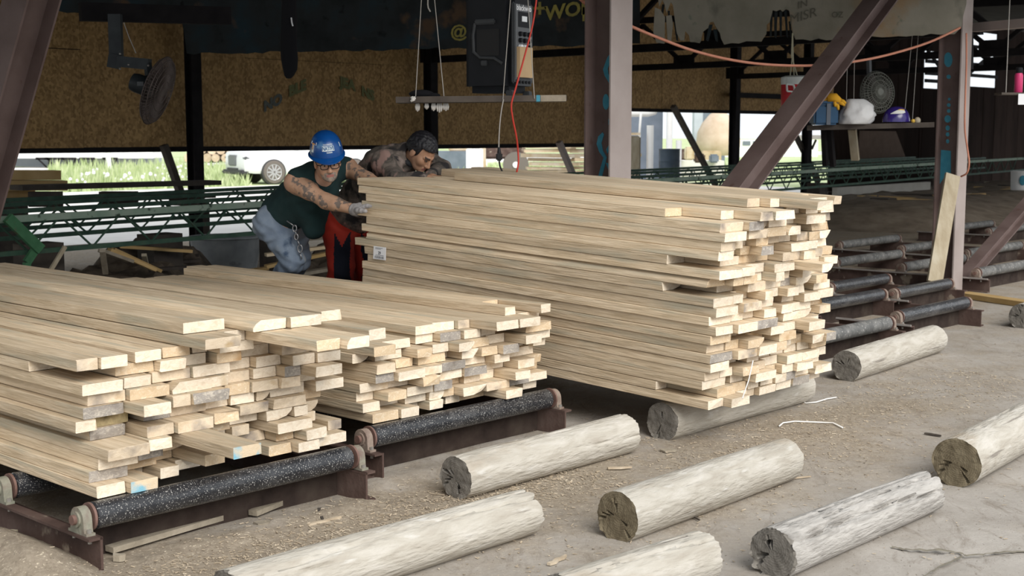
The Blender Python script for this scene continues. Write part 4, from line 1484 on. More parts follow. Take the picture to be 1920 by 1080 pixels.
# plank bench before the bright opening at the left
th = thing('plank_bench', 'dark plank bench across the left opening', 'bench', P(220, 372, 15.7))
mb = MB()
mb.bar(P(30, 352, 14.8), P(402, 342, 16.6), .32, .055)
mb.build('bench_top', 'dark_plank', th)
for x in (85, 222, 345):
    Yl = 14.8 + 1.8 * (x - 30) / 372
    mb = MB()
    a = P(x, 355, Yl)
    mb.box(Vector((a.x, a.y, a.z - .11)), .34 if x != 222 else .42, .16, .17)
    mb.build('leg', 'dark_plank', th)
mb = MB()
mb.bar(P(20, 380, 14.85), P(400, 366, 16.6), .12, .06)
mb.build('lower_rail', 'dark_plank', th)
for x in (34, 386):
    Yl = 14.85 + 1.75 * (x - 20) / 380
    a = P(x, 378, Yl)
    mb = MB()
    mb.box(Vector((a.x, a.y, a.z / 2 - .01)), .07, .07, a.z)
    mb.build('post', 'dark_plank', th)
# yellow timbers at the far left
for i, (x1, ya, yb) in enumerate(((107, 319, 337), (120, 338, 357), (54, 357, 375))):
    mb = MB()
    a, e = P(-60, (ya + yb) / 2, 15.6), P(x1, (ya + yb) / 2, 16.3)
    mb.bar(a, e, .25, (yb - ya) / F * 15.9)
    tag(mb.build('timber', 'yellow_plank'), ['top', 'middle', 'bottom'][i] + ' yellow timber of the stack behind the bench', 'timber', 'yellow timbers at the left')
mb = MB()
mb.box(Vector((P(-10, 400, 16).x, 16, P(0, 376, 16).z / 2)), .7, .3, P(0, 376, 16).z)
tag(mb.build('timber_support', 'dark_plank'), 'dark block carrying the yellow timbers', 'block')

# galvanized tub
c = G(425, 511, 0)
th = tag(MB().lathe(c, [(.30, .0), (.34, .02), (.375, .2), (.41, .40), (.425, .41), (.425, .425), (.40, .425), (.37, .2), (.33, .03), (0.01, .03)], 40).build('metal_tub', 'galvanized', None, True, 40), 'grey galvanized tub under the lattice conveyor', 'tub')

# low dark heap of bark and slabs the loose boards lie on
mb = MB()
hv0 = []
nX, nY = 40, 22
for j in range(nY + 1):
    for i in range(nX + 1):
        x = -4.4 + 3.6 * i / nX
        y = 11.0 + 3.4 * j / nY
        u = min(1, i / 5, (nX - i) / 5) * min(1, j / 6, (nY - j) / 4)
        if -3.25 < x < -1.95:
            u *= min(1, max(.25, abs(x + 2.6) / .35 - .85))
        top = .30 + .10 * math.sin(x * 3.1) * math.cos(y * 2.3) + (.10 if y > 11.5 else 0)
        hv0.append(Vector((x, y, max(-.02, u * (top + .16 * noise.noise((x * 2.5, y * 2.5, 4)) + .07 * noise.noise((x * 8, y * 8, 1))) - .02 * (1 - u)))))
mb.add(hv0, [(j * (nX + 1) + i, j * (nX + 1) + i + 1, (j + 1) * (nX + 1) + i + 1, (j + 1) * (nX + 1) + i) for j in range(nY) for i in range(nX)])
tag(mb.build('bark_heap', 'bark_heap'), 'dark heap of bark and sawdust under the lattice conveyor', 'heap', kind='stuff')

# loose boards and debris under the lattice
deb = [(205, 468, 290, 506, 11.5, 'yellow_plank', 'first yellow slat leaning under the lattice'), (212, 467, 300, 508, 11.6, 'yellow_plank', 'second yellow slat leaning under the lattice'),
       (190, 470, 245, 490, 11.2, 'old_plank', 'grey slat stub under the lattice'), (225, 462, 360, 471, 12.3, 'yellow_plank', 'flat tan board left of the tub'),
       (14, 640, 122, 462, 10.3, 'grey_plank', 'short leaning stick under the lattice'), (192, 470, 198, 512, 10.8, 'old_plank', 'upright grey stake left of the tub'),
       (498, 500, 620, 474, 11.5, 'yellow_plank', 'tan board behind the jeans'), (498, 478, 620, 462, 12.0, 'slab_wood', 'pale board behind the jeans'),
       (430, 513, 500, 503, 12.5, 'yellow_plank', 'thin tan lath right of the tub'), (500, 455, 625, 444, 12.4, 'old_plank', 'grey board behind the first worker'),
       (270, 478, 275, 500, 12.0, 'grey_plank', 'small upright tan block left of the tub'), (230, 500, 375, 488, 12.8, 'dark_plank', 'dark bark slab beneath the tan board'), (230, 487, 372, 478, 13.2, 'dark_plank', 'second dark bark slab beneath the tan board'),
       (280, 506, 380, 499, 12.0, 'dark_plank', 'third dark slab before the tub'),
       (530, 520, 640, 500, 11.0, 'old_plank', 'dusty slab behind the red trousers')]
for (x0, y0, x1, y1, Y, mt, lab) in deb:
    mb = MB()
    mb.bar(P(x0, y0, Y), P(x1, y1, Y + .25), .09 if abs(x1 - x0) > abs(y1 - y0) else .045, .028)
    o = mb.build('scrap_board', mt)
    tag(o, lab, 'board', 'scrap boards under the lattice conveyor')
# debris heap along the back of the yard, right
for i in range(26):
    px = random.uniform(1570, 1915)
    py = 372 - (px - 1570) * .07 + random.uniform(-12, 14)
    c = G(px, py, .36)
    a = random.uniform(-.7, .7)
    L = random.uniform(.3, 1.1)
    d = Vector((math.cos(a), math.sin(a), random.uniform(-.04, .06)))
    mb = MB()
    mb.bar(c - d * L / 2, c + d * L / 2, random.uniform(.06, .16), random.uniform(.02, .05))
    tag(mb.build('scrap_board', random.choice(('old_plank', 'dark_plank', 'dark_plank', 'yellow_plank'))), 'scrap board in the dusty debris row below the lattice at right', 'board', 'debris row below the lattice')
mb = MB()
mb.bar(P(1565, 362, 27.0), P(1740, 350, 29.5), .12, .22)
tag(mb.build('concrete_curb', 'concrete'), 'pale concrete curb behind the right lattice', 'curb')
# bucket at right edge
c = G(1912, 357, .38)
th = tag(MB().lathe(c, [(.17, 0), (.19, .02), (.20, .40), (.21, .42), (.19, .42), (.17, .05), (.01, .05)], 24).build('bucket', 'white_paint', None, True, 40), 'white bucket with blue mark at the right edge', 'bucket')
mb = MB()
mb.sphere(c + Vector((-.02, -.198, .22)), .075, .012, .11, None, 12)
mb.build('blue_mark', 'paint_blue', th, True)
# plank on the ground at right and leaning plank
mb = MB()
mb.bar(G(1806, 552, .03), G(1935, 571, .03), .16, .05)
tag(mb.build('ground_plank', 'yellow_plank'), 'tan plank on the ground behind the far log at right', 'plank')
mb = MB()
mb.bar(P(1752, 530, 12.75), P(1786, 328, 13.15), .15, .035, Vector((.97, .2, 0)))
tag(mb.build('leaning_plank', 'grey_plank'), 'weathered plank leaning against the rusty column', 'plank')
mb = MB()
mb.bar(G(1580, 537, .10), G(1545, 560, .10), .03, .03)
tag(mb.build('metal_rod', 'rod_dusty'), 'short dusty rod behind the tall stack corner', 'rod')


# ================================================================== fans
def wire_fan(name, label, c, nrm, R, mtw, thick, motor=True, n_rad=30, slim=.004):
    nrm = nrm.normalized()
    X = nrm.orthogonal().normalized()
    Yv = nrm.cross(X)
    th = thing(name, label, 'fan', c)
    mb = MB()
    for sg in (1, -1):
        for rr, k in ((1, 0), (.92, .55), (.75, .8), (.55, .93), (.32, 1.0)):
            pts = [c + (X * math.cos(a) + Yv * math.sin(a)) * R * rr + nrm * sg * thick * k for a in [2 * math.pi * i / 28 for i in range(29)]]
            mb.tube(pts, slim * 1.2, 5, caps=False)
        for i in range(n_rad):
            a = 2 * math.pi * i / n_rad
            d = X * math.cos(a) + Yv * math.sin(a)
            mb.tube([c + d * R * r_ + nrm * sg * thick * k for r_, k in ((.12, 1), (.4, .98), (.7, .84), (.9, .6), (1, 0))], slim, 4, caps=False)
    mb.build('wire_guard', mtw, th, True)
    mb = MB()
    for i in range(3):
        a0 = 2 * math.pi * i / 3
        rows = []
        for r_ in (.1, .35, .6, .85):
            for da in (-.42, 0, .42):
                a = a0 + da * (1.1 - .3 * r_) + .3 * r_
                rows.append(c + (X * math.cos(a) + Yv * math.sin(a)) * R * r_ + nrm * thick * .45 * (da / .42) * (1 - .3 * r_))
        n0 = len(mb.v)
        mb.add(rows, [(j * 3 + k, j * 3 + k + 1, j * 3 + k + 4, j * 3 + k + 3) for j in range(3) for k in range(2)])
        mb.add([p - nrm * .006 for p in rows], [(j * 3 + k, j * 3 + k + 3, j * 3 + k + 4, j * 3 + k + 1) for j in range(3) for k in range(2)])
    mb.build('blade', 'fan_blade', th, True)
    mb = MB()
    mb.lathe(c, [(R * .16, -thick * 1.05), (R * .16, thick * 1.05)], 20, (X, Yv, nrm))
    mb.build('hub', mtw, th, True, 40)
    if motor:
        mb = MB()
        mb.lathe(c, [(.03, -thick - .20), (.075, -thick - .19), (.085, -thick - .15), (.085, -thick - .03), (.05, -thick + .01)], 20, (X, Yv, nrm))
        mb.build('motor', 'fan_body', th, True, 40)
    return th


YF = 11.8
fc = P(296, 170, YF)
fn = Vector((.93, -.08, -.33))
fan = wire_fan('industrial_fan', 'black caged fan hanging at the upper left', fc, fn, .31, 'fan_wire', .05, n_rad=64)
mb = MB()
mb.box(P(217, 68, YF + .1), .11, .07, .38)
mb.build('bracket_post', 'fan_body', fan)
mb = MB()
mb.bar(P(205, 113, YF + .08), P(225, 117, YF + .08), .10, .12)
mb.bar(P(222, 115, YF + .05), P(281, 121, YF), .07, .095)
mb.bar(P(277, 118, YF), P(279, 142, YF - .02), .05, .05)
mb.build('bracket_arm', 'fan_body', fan)
mb = MB()
for x, y in ((225, 101), (225, 129), (278, 123), (241, 121)):
    mb = MB()
    mb.sphere(P(x, y, YF - .06), .010, n=8)
    mb.build('bolt', 'bolt', fan, True)
mb = MB()
mb.box(P(263, 157, YF - .13), .055, .004, .035)
mb.build('rating_plate', 'panel_grey', fan)
mb = MB()
mb.tube([P(232, 42, YF), P(242, 70, YF), P(255, 100, YF)], .004, 5)
mb.build('cord', 'string', fan)
mb = MB()
mb.bar(P(150, 22, YF + .2), P(430, 30, YF + .9), .10, .16)
tag(mb.build('steel_girt', 'steel_black'), 'black overhead rail carrying the left fan', 'rail')
wire_fan('wall_fan', 'pale dusty caged fan behind the white bag', P(1645, 173, 16.6), Vector((.42, -.88, .1)), .26, 'fan_wire_pale', .06, n_rad=40)
mb = MB()
mb.bar(P(1629, 110, 16.9), P(1630, 140, 16.9), .06, .04)
mb.bar(P(1630, 138, 16.9), P(1640, 165, 16.8), .04, .04)
tag(mb.build('fan_bracket', 'panel_grey'), 'grey bracket above the pale fan', 'bracket')

# ================================================================== hanging cloth, shelf, loudspeaker
mb = MB()
cl = []
YC = 11.0
prof = [(-25, 530, 556), (5, 527, 555), (40, 527, 556), (80, 526, 558), (110, 528, 559), (130, 530, 557), (141, 532, 551), (147, 537, 545)]
for (y, x0, x1) in prof:
    ring = []
    for k in range(12):
        a = 2 * math.pi * k / 12
        xm, rx = (x0 + x1) / 2, (x1 - x0) / 2
        p = P(xm + rx * math.cos(a) * (1 + .12 * math.sin(3 * a + y * .05)), y, YC)
        ring.append(p + Vector((0, .05 * math.sin(a), 0)))
    cl += ring
ff = [(i * 12 + k, i * 12 + (k + 1) % 12, (i + 1) * 12 + (k + 1) % 12, (i + 1) * 12 + k) for i in range(len(prof) - 1) for k in range(12)]
ff += [list(range(12))[::-1], [(len(prof) - 1) * 12 + k for k in range(12)]]
mb.add(cl, ff)
ct = tag(mb.build('hanging_jacket', 'cloth_black', None, True), 'black jacket hanging in front of the dark belt', 'jacket')
mb = MB()
mb.tube([P(546, 33, YC - .06), P(547, 42, YC - .06), P(549, 49, YC - .06)], .006, 5)
mb.build('white_cord', 'label_white', ct)
mb = MB()
mb.cyl(P(543, -20, YC), Vector((P(543, -20, YC).x, YC, 4.12)), .006, None, 6)
mb.build('hanging_strap', 'cloth_black', ct)

YS = 9.0
zsh = P(900, 186, YS).z
th = thing('hanging_shelf', 'weathered plank shelf hung on strings under the loudspeaker', 'shelf', P(900, 191, YS))
mb = MB()
mb.bar(P(745, 188, YS), P(1061, 184.5, YS), .26, .040)
mb.build('plank', 'dark_plank', th)
mb = MB()
mb.bar(P(1013, 185.3, YS) + Vector((0, 0, .0)), P(1060, 184.8, YS), .262, .041)
mb.build('plank_tip', 'old_plank', th)
mb = MB()
mb.bar(P(1005, 185.2, YS), P(1012, 185.2, YS), .2625, .0415)
mb.build('paint_mark', 'paint_blue', th)
for (x0, x1, yb) in ((790, 779, 186), (815, 833, 186)):
    mb = MB()
    mb.cyl(P(x0 + (x0 - x1) * .6, -110, YS - .05), P(x1, yb, YS - .10), .0028, None, 6)
    mb.build('string', 'string', th)
for (x0, x1, yb) in ((957, 943, 186), (990, 1002, 185)):
    mb = MB()
    mb.cyl(P(x0 + (x0 - x1) * .6, -110, YS - .25), P(x1, yb, YS - .135), .0028, None, 6)
    mb.build('string', 'string', th)
mb = MB()
mb.tube([P(803, -30, YS), P(802, 8, YS), P(803, 15, YS), P(807, 22, YS)], .005, 5)
mb.build('string_end', 'string', th)

# gloves on and under the shelf
mb = MB()
mb.sphere(P(790, 176, YS - .02), .085, .06, .028, n=14)
mb.sphere(P(812, 179, YS - .02), .05, .05, .018, n=12)
tag(mb.build('glove', 'cloth_black', None, True), 'black gloves lying on the hanging shelf', 'glove')
mb = MB()
mb.tube([P(772, 182, YS - .14), P(775, 187, YS - .145), P(770, 190, YS - .145)], [.012, .014, .008], 8)
mb.tube([P(776, 182, YS - .14), P(778, 186, YS - .145)], [.010, .008], 8)
tag(mb.build('glove', 'white_cotton', None, True), 'white cotton glove on the front edge of the shelf', 'glove')
for i, (x, w_, y1) in enumerate(((783, 4, 209), (800, 3.5, 205), (813, 4, 208), (824, 6, 211), (836, 6, 208))):
    mb = MB()
    for k in (-1, 0, 1):
        mb.tube([P(x + k * w_ * .5, 194, YS - .06), P(x + k * w_ * .7, 200, YS - .065), P(x + k * w_ * .55, y1 - abs(k) * 2, YS - .06)], [.006, .008, .005], 7)
    tag(mb.build('glove', 'white_cotton', None, True), '%s white cotton glove from the left hanging under the shelf' % ORD[i + 1], 'glove', 'white gloves under the shelf')

# loudspeaker
pn = Vector((.86, -.51, 0)).normalized()       # control panel side
sn = Vector((-pn.y, pn.x, 0)) * -1              # wide moulded side, towards the camera
sn = Vector((-.51, -.86, 0)).normalized()
zb = zsh + .022
corner = P(959, 184, YS - .12)
corner.z = zb
hgt = .66
spk = thing('loudspeaker', 'black portable loudspeaker standing on the hanging shelf', 'loudspeaker', Vector((corner.x, corner.y, zb)))
wS, wP = .38, .30
ctr = corner - pn * (wS / 2) * 1 - sn * (wP / 2)
ctr.z = zb + hgt / 2 + .02
mb = MB()
mb.rbox(ctr, wS, wP, hgt, (pn, sn, UP), .045)
mb.build('cabinet', 'plastic_black', spk, True, 50)
face = ctr + pn * (wS / 2 + .001)
mb = MB()
mb.rbox(face - pn * .008 + UP * -.005, .022, wP * .86, hgt * .80, (pn, sn, UP), .008)
mb.build('panel_frame', 'plastic_grey', spk, True, 50)
mb = MB()
mb.box(face + pn * .004, .004, wP * .72, hgt * .74, (pn, sn, UP))
mb.build('control_panel', 'panel_grey', spk)
pf = face + pn * .0075
sd = -sn                                         # screen right along the panel
text_mesh('blackweb', .052, lambda x, y: pf + sd * x + UP * (y + .225), 'lettering', 'label_white', spk, .001)
mb = MB()
mb.box(pf + UP * .15, .004, .15, .10, (pn, sn, UP))
mb.build('display_frame', 'plastic_black', spk)
mb = MB()
mb.box(pf + UP * .155 + pn * .003, .004, .065, .035, (pn, sn, UP))
mb.build('display', 'screen_white', spk)
for r_ in range(3):
    for c_ in range(3):
        mb = MB()
        mb.lathe(pf + sd * (c_ - 1) * .058 + UP * (.055 - r_ * .042), [(.016, 0), (.014, .02)], 12, (sn, UP, pn))
        mb.build('knob', 'plastic_black' if (r_, c_) not in ((2, 0), (2, 1)) else 'label_white', spk, True, 40)
mb = MB()
mb.box(pf + UP * -.13 + pn * .012 + sd * -.01, .024, .17, .20, (pn, sn, UP))
mb.build('cardboard_piece', 'cardboard', spk)
mb = MB()
mb.box(pf + UP * -.26, .004, .19, .05, (pn, sn, UP))
mb.build('socket_plate', 'plastic_grey', spk)
for k in range(4):
    mb = MB()
    mb.lathe(pf + UP * -.26 + sd * (k - 1.5) * .042, [(.010, 0), (.010, .012)], 10, (sn, UP, pn))
    mb.build('socket', 'plastic_black', spk, True, 40)
sf = ctr + sn * (wP / 2)
mb = MB()
mb.rbox(sf + UP * .0 + pn * .01 - sn * .010, .20, .03, .20, (pn, sn, UP), .02)
mb.build('grip_recess', 'black_rubber', spk, True, 50)
mb = MB()
mb.tube([sf + pn * x + UP * z + sn * .004 for x, z in ((-.09, .13), (-.105, .05), (-.10, -.06), (-.05, -.10), (.06, -.105), (.12, -.14))], .012, 8)
mb.rbox(sf + UP * .135 + pn * -.01 + sn * .008, .16, .02, .035, (pn, sn, UP), .008)
mb.rbox(sf + UP * -.135 + pn * -.02 + sn * .004, .05, .012, .035, (pn, sn, UP), .005)
mb.build('moulded_rib', 'plastic_grey', spk, True, 50)
mb = MB()
mb.tube([ctr + UP * hgt / 2 + sd * a * wP - pn * .02 + UP * (.035 * (1 - (a / .35) ** 2) - .012) for a in (-.35, -.2, 0, .2, .35)], .014, 8)
mb.build('top_handle', 'plastic_black', spk, True)
for x in (-.14, .14):
    mb = MB()
    mb.rbox(ctr - UP * (hgt / 2 + .005) + pn * (wS / 2 - .03) + sd * x * .8, .05, .05, .04, (pn, sn, UP), .006)
    mb.build('foot', 'plastic_grey', spk, True, 50)

# cords
def cord(name, label, pts, r, mt, cat='cord'):
    # smooth the polyline
    pts = [Vector(p) for p in pts]
    out = []
    for i in range(len(pts) - 1):
        p0 = pts[max(i - 1, 0)]
        p1, p2 = pts[i], pts[i + 1]
        p3 = pts[min(i + 2, len(pts) - 1)]
        for k in range(6):
            u = k / 6
            out.append(.5 * ((2 * p1) + (-p0 + p2) * u + (2 * p0 - 5 * p1 + 4 * p2 - p3) * u * u + (-p0 + 3 * p1 - 3 * p2 + p3) * u ** 3))
    out.append(pts[-1])
    mb = MB()
    mb.tube(out, r, 7)
    return tag(mb.build(name, mt, None, True), label, cat)


cord('power_cord', 'red power cord hanging past the loudspeaker', [P(1008, -20, 8.72), P(1000, 40, 8.7), P(985, 100, 8.7), P(967, 165, 8.68), P(959, 195, 8.68), P(961, 220, 8.7), P(968, 255, 8.75), P(971, 280, 8.8), P(972, 305, 8.8), P(969, 322, 8.8), P(966, 333, 8.85)], .006, 'red_cord')
cord('thin_wire', 'thin grey wire hanging from the shelf to the plug', [P(944, 186, 8.85), P(939, 215, 8.85), P(936, 250, 8.85), P(935, 285, 8.85)], .004, 'string')
th = thing('cord_plug', 'black cord plug dangling above the tall stack', 'plug', P(936, 303, 8.85))
mb = MB()
mb.rbox(P(936, 294, 8.85), .042, .04, .055, None, .008)
mb.cyl(P(935.5, 276, 8.85), P(936, 287, 8.85), .008, .014, 10)
mb.build('plug_body', 'black_rubber', th, True, 50)
mb = MB()
mb.tube([P(936, 302, 8.85), P(937.5, 312, 8.85), P(941, 320, 8.85), P(944, 328, 8.85)], .006, 7)
mb.build('plug_cable', 'black_rubber', th, True)
cord('air_hose', 'orange hose sagging from the tall column to the rusty column', [P(1085, -4, 10.3), P(1112, 16, 10.3), P(1187, 51, 10.35), P(1240, 73, 10.6), P(1300, 95, 10.95), P(1370, 112, 11.3), P(1440, 121, 11.7), P(1520, 123, 12.1), P(1590, 117, 12.5), P(1660, 104, 12.8), P(1740, 80, 13.05), P(1800, 52, 13.2)], .012, 'orange_hose', 'hose')
cord('power_cord', 'thin red cord hanging down beside the rusty column', [P(1812, 62, 13.2), P(1812, 120, 13.2), P(1810, 180, 13.2), P(1809, 240, 13.2), P(1814, 280, 13.2), P(1817, 305, 13.2), P(1813, 324, 13.25), P(1802, 331, 13.32)], .009, 'orange_hose')

# ================================================================== shelf with cooler, bag and helmets at the right
YR = 13.6
th = thing('wall_shelf', 'dark shelf board left of the rusty column', 'shelf', P(1632, 240, YR))
mb = MB()
mb.bar(P(1514, 240, YR + .2), P(1750, 234, YR - .1), .34, .05)
mb.build('shelf_board', 'dark_plank', th)
for x, y in ((1548, 310), (1562, 312)):
    mb = MB()
    mb.bar(P(1545 if x < 1550 else 1556, 242, YR + .2), P(x, y, YR + .3), .05, .05)
    mb.build('shelf_leg', 'steel_black', th)
mb = MB()
mb.bar(P(1598, 243, YR + .3), P(1604, 300, YR + .4), .08, .04)
mb.build('shelf_leg', 'grey_plank', th)
for x0, x1 in ((1711, 1694), (1722, 1710), (1590, 1586), (1603, 1600)):
    mb = MB()
    mb.cyl(P(x0 + (x0 - x1) * .3, 10, YR + .2), P(x1, 236, YR), .003, None, 5)
    mb.build('string', 'string', th)
# red drink cooler hung on ropes
YK = 13.0
cb, ctp = P(1488, 214, YK), P(1492, 150, YK)
cz = cb.z
hK = ctp.z - cb.z
th = thing('drink_cooler', 'red round drink cooler with white lid hung on ropes', 'cooler', Vector((ctp.x, YK, cz)))
c0 = Vector((ctp.x, YK, cz))
mb = MB()
mb.lathe(c0, [(.10, 0), (.128, .01), (.135, .05), (.138, hK * .9), (.12, hK)], 32)
mb.build('body', 'cooler_red', th, True, 40)
mb = MB()
mb.lathe(c0 + UP * hK, [(.14, -.045), (.143, 0), (.14, .025), (.10, .04)], 32)
mb.build('lid', 'cooler_white', th, True, 40)
mb = MB()
a0 = P(1474, 158, YK - .145)
for p0, p1 in (((1475, 158), (1488, 159)), ((1488, 159), (1490, 166)), ((1490, 166), (1489, 172)), ((1489, 172), (1476, 171)), ((1476, 171), (1475, 158))):
    mb.bar(P(*p0, YK - .145), P(*p1, YK - .145), .012, .014)
mb.build('handle', 'cooler_white', th)
mb = MB()
mb.lathe(P(1465, 206, YK - .10), [(.012, -.01), (.012, .012)], 10)
mb.build('spigot', 'cooler_white', th)
for x0, x1 in ((1486, 1481), (1484, 1496), (1487, 1489)):
    mb = MB()
    mb.tube([P(1486, 62, YK), P(x0, 105, YK), P(x1, 146, YK)], .006, 6)
    mb.build('rope', 'rope', th)
# blue cooler box with strap
zt = P(1550, 236, YR - .02).z
def shelf_z(px, Y):
    u = (px - 1514) / 236
    return P(1514, 240, YR + .2).z * (1 - u) + P(1750, 234, YR - .1).z * u + .026
zs = shelf_z(1545, YR)
th = thing('cooler_box', 'dark blue cooler box on the shelf left of the bag', 'cooler', Vector((P(1545, 230, YR).x, YR, zs)))
mb = MB()
bx = Vector((P(1545, 230, YR).x, YR + .02, zs))
hB = P(1545, 190, YR).z - zs
mb.rbox(bx + UP * hB * .42, .245, .24, hB * .84, None, .02)
mb.build('body', 'cooler_blue', th, True, 50)
mb = MB()
mb.rbox(bx + UP * hB * .92, .27, .26, hB * .18, None, .02)
mb.build('lid', 'cooler_blue', th, True, 50)
mb = MB()
mb.box(bx + Vector((.02, -.125, hB * .45)), .04, .01, hB * .9)
mb.build('strap', 'strap', th)
# yellow glove
gy = P(1560, 188, YR - .05)
mb = MB()
mb.sphere(P(1548, 185, YR - .02), .075, .06, .06, n=14)
mb.tube([P(1552, 184, YR - .06), P(1566, 183, YR - .08), P(1574, 190, YR - .08)], [.05, .045, .035], 10)
for (x0, y0, x1, y1) in ((1574, 188, 1586, 194), (1572, 192, 1584, 198), (1568, 195, 1572, 206), (1564, 192, 1566, 200)):
    mb.tube([P(x0, y0, YR - .09), P((x0 + x1) / 2 + 1, (y0 + y1) / 2 - 1, YR - .10), P(x1, y1, YR - .10)], [.02, .018, .011], 8)
tag(mb.build('work_glove', 'glove_yellow', None, True), 'bright yellow work glove on the blue cooler box', 'glove')
# white plastic bag
mb = MB()
bc = P(1602, 212, YR - .06)
zs2 = shelf_z(1602, YR)
hh = P(1602, 186, YR).z - zs2
n, kk = 28, 14
vv = []
for i in range(kk + 1):
    v = i / kk
    z = zs2 + hh * v
    r = .178 * (math.sin(math.pi * (.25 + .68 * v)) ** .45) * (1 - .10 * v * v)
    for k in range(n):
        a = 2 * math.pi * k / n
        q_ = 1 + .20 * noise.noise((math.cos(a) * 2.2, math.sin(a) * 2.2, v * 3)) + .12 * noise.noise((math.cos(a) * 5, math.sin(a) * 5, v * 6)) + .05 * noise.noise((math.cos(a) * 13, math.sin(a) * 13, v * 14))
        vv.append(Vector((bc.x + .01 + r * q_ * math.cos(a) + .035 * math.sin(v * 3) , bc.y + .02 + r * .75 * q_ * math.sin(a), z)))
ff = [(i * n + k, i * n + (k + 1) % n, (i + 1) * n + (k + 1) % n, (i + 1) * n + k) for i in range(kk) for k in range(n)]
ff += [list(range(n))[::-1], [kk * n + k for k in range(n)]]
mb.add(vv, ff)
tag(mb.build('plastic_bag', 'bag_white', None, True), 'crumpled white plastic bag on the shelf', 'bag')


def hard_hat_dome(c, ax, a, b_, hgt, n=40, k=14):
    """dome with ridge; ax = (right, front, up)"""
    X, Yv, Z = ax
    vv = []
    for i in range(k + 1):
        th_ = math.pi / 2 * i / k
        for j in range(n):
            ph = 2 * math.pi * j / n
            r = math.cos(th_) ** .85
            vv.append(c + X * a * r * math.cos(ph) + Yv * b_ * r * math.sin(ph) + Z * hgt * math.sin(th_) ** .92)
    ff = [(i * n + j, i * n + (j + 1) % n, (i + 1) * n + (j + 1) % n, (i + 1) * n + j) for i in range(k) for j in range(n)]
    ff.append([k * n + j for j in range(n)])
    return vv, ff


def dome_pt(c, ax, a, b_, hgt, ph, el, lift=.0015):
    X, Yv, Z = ax
    r = math.cos(el) ** .85
    return c + X * (a + lift) * r * math.cos(ph) + Yv * (b_ + lift) * r * math.sin(ph) + Z * (hgt + lift) * math.sin(el) ** .92


# purple hard hat with horn emblem, peak to the right
hp = P(1683, 228, YR - .1)
zs3 = shelf_z(1683, YR - .05)
hc = Vector((hp.x, YR - .05, zs3 + .012))
axh = (Vector((.12, -.99, 0)).normalized() * -1, Vector((.99, .12, 0)).normalized(), UP)
th = thing('hard_hat', 'purple hard hat with a white horn emblem on the shelf', 'helmet', hc)
mb = MB()
v_, f_ = hard_hat_dome(hc, axh, .115, .138, .155)
mb.add(v_, f_)
mb.build('shell', 'helmet_purple', th, True)
mb = MB()
ol = [hc + axh[0] * .10 * math.cos(a) + axh[1] * (.13 + .05 * math.sin(a)) for a in [math.pi * i / 10 for i in range(11)]]
ol += [hc + axh[0] * -.10 * math.cos(a) * 1 + axh[1] * .10 for a in (0, math.pi)]
mb.prism([p - UP * .006 for p in ol], UP * .012)
mb.build('peak', 'helmet_purple', th)
mb = MB()
n_ = 10
up2, lo2 = [], []
for i in range(n_ + 1):
    u = i / n_
    ph = math.pi * (1.26 - .42 * u)
    up2.append(dome_pt(hc, axh, .115, .138, .155, ph, .52 + .34 * math.sin(u * 2.2), .003))
    lo2.append(dome_pt(hc, axh, .115, .138, .155, ph, .48 + .04 * u + (.30 * (u - .75) if u > .75 else 0), .003))
mb.add(up2 + lo2, [(i, i + 1, n_ + 2 + i, n_ + 1 + i) for i in range(n_)])
mb.build('horn_emblem', 'paint_white', th, True)
mb = MB()
mb.tube(up2[5:], .006, 6)
mb.build('gold_edge', 'paint_gold', th, True)
mb = MB()
mb.sphere(P(1712, 227, YR - .16), .022, n=10)
tag(mb.build('ear_plug', 'paint_gold', None, True), 'small yellow ear plug beside the purple hard hat', 'ear plug')
mb = MB()
mb.sphere(P(1720, 226, YR - .16), .034, .03, .035, n=12)
tag(mb.build('ear_muff', 'grey_plank', None, True), 'tan ear muff beside the purple hard hat', 'ear muff')

# pink bottle on a small shelf
YPk = 12.6
th = thing('wall_shelf', 'small dark shelf at the right edge', 'shelf', P(1905, 176, YPk))
mb = MB()
mb.box(P(1905, 176, YPk), .34, .2, .02)
mb.build('shelf_board', 'dark_plank', th)
mb = MB()
for x_ in (1886, 1921):
    a_ = P(x_, 175, YPk)
    mb.cyl(a_, Vector((a_.x, a_.y, 4.0)), .004, None, 6)
mb.build('string', 'string', th)
mb = MB()
mb.box(P(1915, 186, YPk - .1), .06, .01, .10)
mb.build('white_tag', 'label_white', th)
bz = P(1905, 176, YPk).z + .01
pb = Vector((P(1907, 170, YPk).x, YPk - .03, bz))
th = thing('water_bottle', 'pink water bottle with black cap at the right edge', 'bottle', pb)
mb = MB()
mb.lathe(pb, [(.034, 0), (.038, .005), (.038, .16), (.030, .18)], 24)
mb.build('body', 'bottle_pink', th, True, 40)
mb = MB()
mb.lathe(pb + UP * .18, [(.030, 0), (.032, .005), (.030, .05), (.02, .055)], 20)
mb.build('cap', 'plastic_black', th, True, 40)

